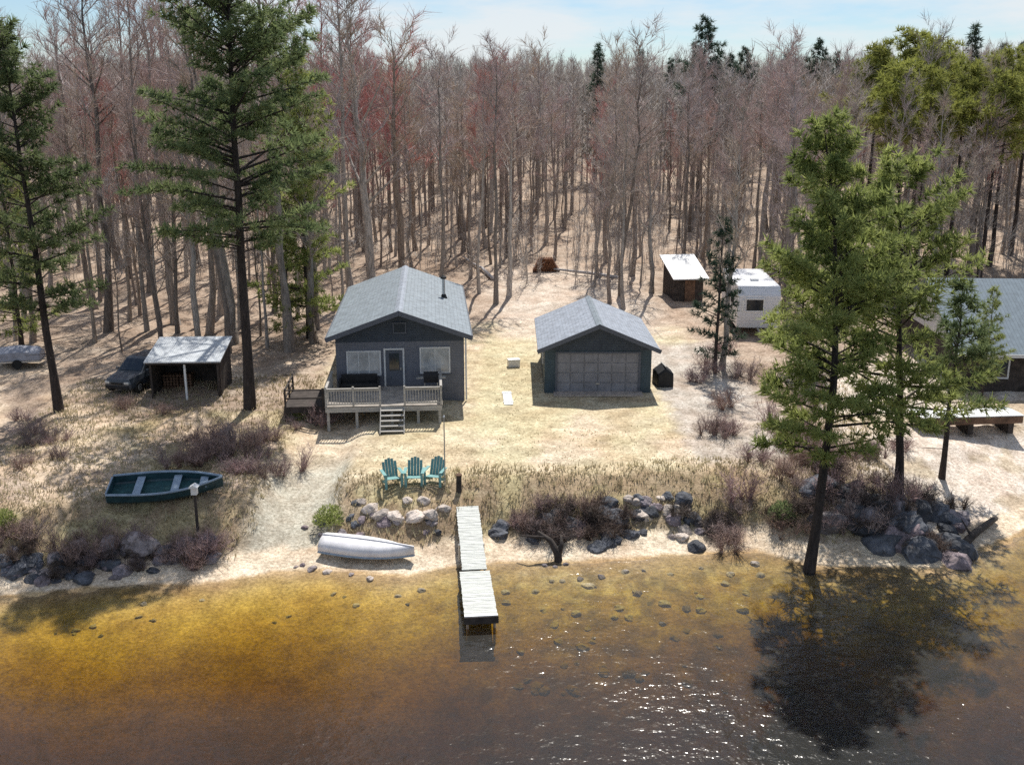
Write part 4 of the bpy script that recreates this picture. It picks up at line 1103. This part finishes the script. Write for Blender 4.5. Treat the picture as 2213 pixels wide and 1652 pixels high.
# post with a white nesting box
p = G(428, 1150)
ps = thing('nesting_box_post', 'thin dark post with a small white nesting box above the left boulders', 'post', p)
part('post', MB().box(0, 0, .75, .1, .1, 1.9), M['wood_dark'], ps)
bx = part('nesting_box', MB().box(0, -.02, 1.85, .24, .24, .34), M['white'], ps)
part('roof', MB().prism([(0, 2.14), (.19, 2.02), (.17, 1.99), (-.17, 1.99), (-.19, 2.02)], -.2, .16), M['white'], bx)

# snag at the waterline, fallen log at the right
p = G(1208, 1212)
sn = MB().tube([(0, 0, -.4), (-.05, .05, .3), (-.35, .3, .8), (-.9, .5, 1.15)], [.2, .17, .12, .05], 8).tube([(-.03, .03, .2), (.12, .2, .7), (.1, .5, 1.0)], [.14, .09, .03], 7).tube([(-.5, .36, .92), (-1.2, .3, 1.0), (-1.7, .5, .95)], [.08, .05, .02], 6)
o = part('dead_snag', sn, M['wood_dark'], None, smooth=True); o.location = p; tag(o, 'dark forked dead stump standing at the waterline right of the dock', 'stump')
a, b = G(2060, 1205), G(2150, 1128)
fl = MB().tube([a + Vector((0, 0, .15)), a.lerp(b, .5) + Vector((0, 0, .32)), b + Vector((0, 0, .2))], [.2, .17, .13], 9).tube([a.lerp(b, .4) + Vector((0, 0, .3)), a.lerp(b, .4) + Vector((-.4, .3, 1.0))], [.07, .02], 6)
o = part('fallen_log', fl, M['wood_dark'], None, smooth=True); tag(o, 'dark fallen log lying across the sand on the right point', 'log')

# ------------------------------------------------------------------ bare shrubs
M['brush_dark'] = mat('brush_dark', (.10, .08, .068), .95, .4, 1.5, hue=[(1, 1, 1), (1.4, 1.2, 1.1), (.8, .85, 1.0)])
SHD = [shrub_variant(80 + k, .9 + .15 * k, 1.6 + .2 * k, 190).mesh('shrub', M['brush_dark']) for k in range(3)]
SHR = [shrub_variant(40 + k, 1.0 + .15 * k, 1.5 + .2 * k, 150).mesh('shrub', M['shrub']) for k in range(4)]
EVG = []
for k in range(2):
    f = Fast(); r2 = random.Random(60 + k)
    for _ in range(900):
        d = Vector((r2.gauss(0, 1), r2.gauss(0, 1), abs(r2.gauss(0, 1)))).normalized() * r2.random() ** .4
        c = Vector((d.x * .8, d.y * .8, d.z * .95 + .05)); e = (d + Vector((r2.uniform(-1, 1), r2.uniform(-1, 1), r2.uniform(0, 1)))).normalized()
        f.blade(c, c + e * .16, .06, .02, e.cross(Vector((r2.uniform(-1, 1), r2.uniform(-1, 1), r2.uniform(-1, 1)))).normalized())
    EVG.append(f.mesh('shrub', M['needle_olive' if k else 'needle']))
def shrub(px, py, sc, label, group, k=None, name='bare_shrub', ms=None):
    p = G(px, py); ms = ms or SHR
    o = part(name, rk.choice(ms), None); o.location = p; o.rotation_euler = (0, 0, rk.uniform(0, 6.28)); o.scale = (sc * rk.uniform(.9, 1.2), sc * rk.uniform(.9, 1.2), sc)
    return tag(o, label, 'shrub', group)
for i in range(16): shrub(rk.uniform(400, 640), 965 + rk.uniform(-25, 70), rk.uniform(.7, 1.1), 'bare mauve shrub on the slope below the tall dark pine', 'bare shrubs below the tall dark pine')
for i in range(14): shrub(rk.uniform(10, 460), 1195 + rk.uniform(-40, 40), rk.uniform(.6, 1.0), 'bare shrub growing between the left shore boulders', 'bare shrubs among the left shore boulders')
for i in range(26): shrub(rk.uniform(1570, 1960), rk.uniform(960, 1180), rk.uniform(.7, 1.2), 'bare grey brown shrub on the bank by the leaning olive pine', 'bare shrubs by the leaning pine')
for i in range(15): shrub(rk.uniform(1120, 1345), rk.uniform(1105, 1168), rk.uniform(.6, .95), 'dark brown tangled brush on the bank beside the forked stump', 'dark brush by the forked stump', ms=SHD)
for i in range(24):
    px = rk.uniform(1700, 2080); shrub(px, 1010 + (px - 1740) * .3 + rk.uniform(-20, 105), rk.uniform(.55, 1.0), 'dark tangled brush between the boulders on the right point', 'dark brush among the boulders on the right point', ms=SHD)
for i in range(8): shrub(rk.uniform(1400, 1700), rk.uniform(1100, 1170), rk.uniform(.5, .85), 'dark brown low brush at the foot of the bank left of the leaning pine', 'dark brush left of the leaning pine', ms=SHD)
for i in range(10): shrub(rk.uniform(40, 440), 1215 + rk.uniform(-30, 28), rk.uniform(.5, .8), 'dark brush hanging over the left shore boulders', 'dark brush over the left shore boulders', ms=SHD)
for i in range(9): shrub(rk.uniform(1100, 1300), rk.uniform(1095, 1165), rk.uniform(.5, .8), 'low bare shrub on the brown bank right of the dock', 'bare shrubs on the bank right of the dock')
for i in range(14): shrub(rk.uniform(1480, 1760), rk.uniform(760, 960), rk.uniform(.8, 1.4), 'bare shrub between the gravel drive and the pines', 'bare shrubs beyond the gravel drive')
for i in range(8): shrub(rk.uniform(600, 720), rk.uniform(885, 940), rk.uniform(.5, .8), 'low bare shrub at the left foot of the cabin deck', 'bare shrubs by the cabin deck')
for i in range(10): shrub(rk.uniform(0, 360), rk.uniform(860, 1010), rk.uniform(.5, .9), 'bare shrub in the leaf litter of the left yard', 'bare shrubs in the left yard')
for px, py, sc, lab in [(712, 1132, .8, 'rounded green shrub on the bank above the white rowboat'), (1690, 1120, .8, 'green shrub at the foot of the bank left of the waterline pine'), (650, 905, .7, 'green shrub at the left corner of the cabin deck'), (8, 1140, .8, 'yellow green shrub at the left edge of the shore')]:
    shrub(px, py, sc, lab, None, name='green_shrub', ms=EVG)

# ------------------------------------------------------------------ dry grass on the banks
def grass():
    f = []; r3 = np.random.RandomState(2); n = 60000
    x = r3.uniform(-26, 20, n); s = r3.uniform(1.7, 24, n) ** 1.0; y = shore(x) + s
    keep = r3.rand(n) < np.where((s > 2.2) & (s < 6.6), .34, np.where((x < -11.5) | (x > 13), .26, .05))
    keep &= ~((gentle(x) > .4) & (s < 11))
    keep &= ~((x > -10.5) & (x < -1) & (y > 49)) & ~((x > 1.5) & (x < 15.5) & (y > 52))
    x, y, s = x[keep], y[keep], s[keep]; z = H(x, y); n = len(x)
    tall = np.where(s < 6.6, .62, np.where((x < -11.5) | (x > 13), .55, .2))
    vs = []
    for k in range(3):
        th = r3.uniform(0, 6.28, n); hgt = r3.uniform(.12, .42, n) * tall; le = r3.uniform(.3, 1.0, n) * hgt
        dx, dy = np.cos(th), np.sin(th); w = .028
        px = x + r3.uniform(-.12, .12, n); py = y + r3.uniform(-.12, .12, n)
        vs.append(np.stack([np.stack([px - dy * w, py + dx * w, z - .02], 1), np.stack([px + dy * w, py - dx * w, z - .02], 1),
                            np.stack([px + dx * le + dy * .005, py + dy * le - dx * .005, z + hgt], 1), np.stack([px + dx * le - dy * .005, py + dy * le + dx * .005, z + hgt], 1)], 1))
    v = np.concatenate(vs).reshape(-1, 3)
    return np_mesh('dry_grass', v, np.arange(len(v)).reshape(-1, 4), M['grass_dry'])
tag(part('dry_grass', grass(), None), 'short straw coloured dead grass over the lawn and banks', 'grass', kind='stuff')

# ------------------------------------------------------------------ sky, sun, camera
SUN_EL, SUN_AZ = R(57), R(10)          # azimuth from +Y towards +X
w = bpy.data.worlds.new('World'); S.world = w; w.use_nodes = True
N, L = w.node_tree.nodes, w.node_tree.links
bg = N['Background']
sk = N.new('ShaderNodeTexSky'); sk.sky_type = 'NISHITA'; sk.sun_disc = False; sk.sun_elevation = SUN_EL; sk.sun_rotation = SUN_AZ
sk.air_density = 1.0; sk.dust_density = .3; sk.ozone_density = 1.2
tc = N.new('ShaderNodeTexCoord'); mp = N.new('ShaderNodeMapping'); mp.inputs['Scale'].default_value = (1.2, 1.2, 6)
L.new(tc.outputs['Generated'], mp.inputs['Vector'])
nz = N.new('ShaderNodeTexNoise'); nz.inputs['Scale'].default_value = 3; nz.inputs['Detail'].default_value = 7; nz.inputs['Roughness'].default_value = .6
L.new(mp.outputs['Vector'], nz.inputs['Vector'])
rp = N.new('ShaderNodeValToRGB'); rp.color_ramp.elements[0].position = .44; rp.color_ramp.elements[0].color = (0, 0, 0, 1)
rp.color_ramp.elements[1].position = .6; rp.color_ramp.elements[1].color = (.8, .8, .8, 1)
L.new(nz.outputs['Fac'], rp.inputs['Fac'])
mx = N.new('ShaderNodeMix'); mx.data_type = 'RGBA'
L.new(rp.outputs['Color'], mx.inputs['Factor']); tint = N.new('ShaderNodeMix'); tint.data_type = 'RGBA'; tint.blend_type = 'MULTIPLY'; tint.inputs['Factor'].default_value = 1; tint.inputs['B'].default_value = (.86, .96, 1.08, 1)
L.new(sk.outputs['Color'], tint.inputs['A']); L.new(tint.outputs['Result'], mx.inputs['A']); mx.inputs['B'].default_value = (8.2, 8.5, 8.7, 1)
L.new(mx.outputs['Result'], bg.inputs['Color']); bg.inputs['Strength'].default_value = .072

sl = bpy.data.lights.new('sun', 'SUN'); sl.energy = 4.2; sl.angle = R(.5); sl.color = (1, .955, .88)
so = bpy.data.objects.new('sun', sl); COL.objects.link(so)
dv = Vector((math.sin(SUN_AZ) * math.cos(SUN_EL), math.cos(SUN_AZ) * math.cos(SUN_EL), math.sin(SUN_EL)))
so.rotation_euler = dv.to_track_quat('Z', 'Y').to_euler()

cam = bpy.data.cameras.new('camera'); co = bpy.data.objects.new('camera', cam); COL.objects.link(co)
cam.sensor_width = 36; cam.lens = 36 * F / 2213; cam.clip_end = 6000; cam.clip_start = .1
co.location = (0, 0, CAMZ); co.rotation_euler = (R(90) - PITCH, 0, 0)
S.camera = co
S.view_settings.view_transform = 'Standard'; S.view_settings.look = 'None'; S.view_settings.gamma = 1; S.view_settings.exposure = 0.5
S.cycles.max_bounces = 6; S.cycles.diffuse_bounces = 3; S.cycles.transparent_max_bounces = 12
S.cycles.sample_clamp_indirect = 4; S.cycles.use_denoising = False
S.cycles.caustics_reflective = False
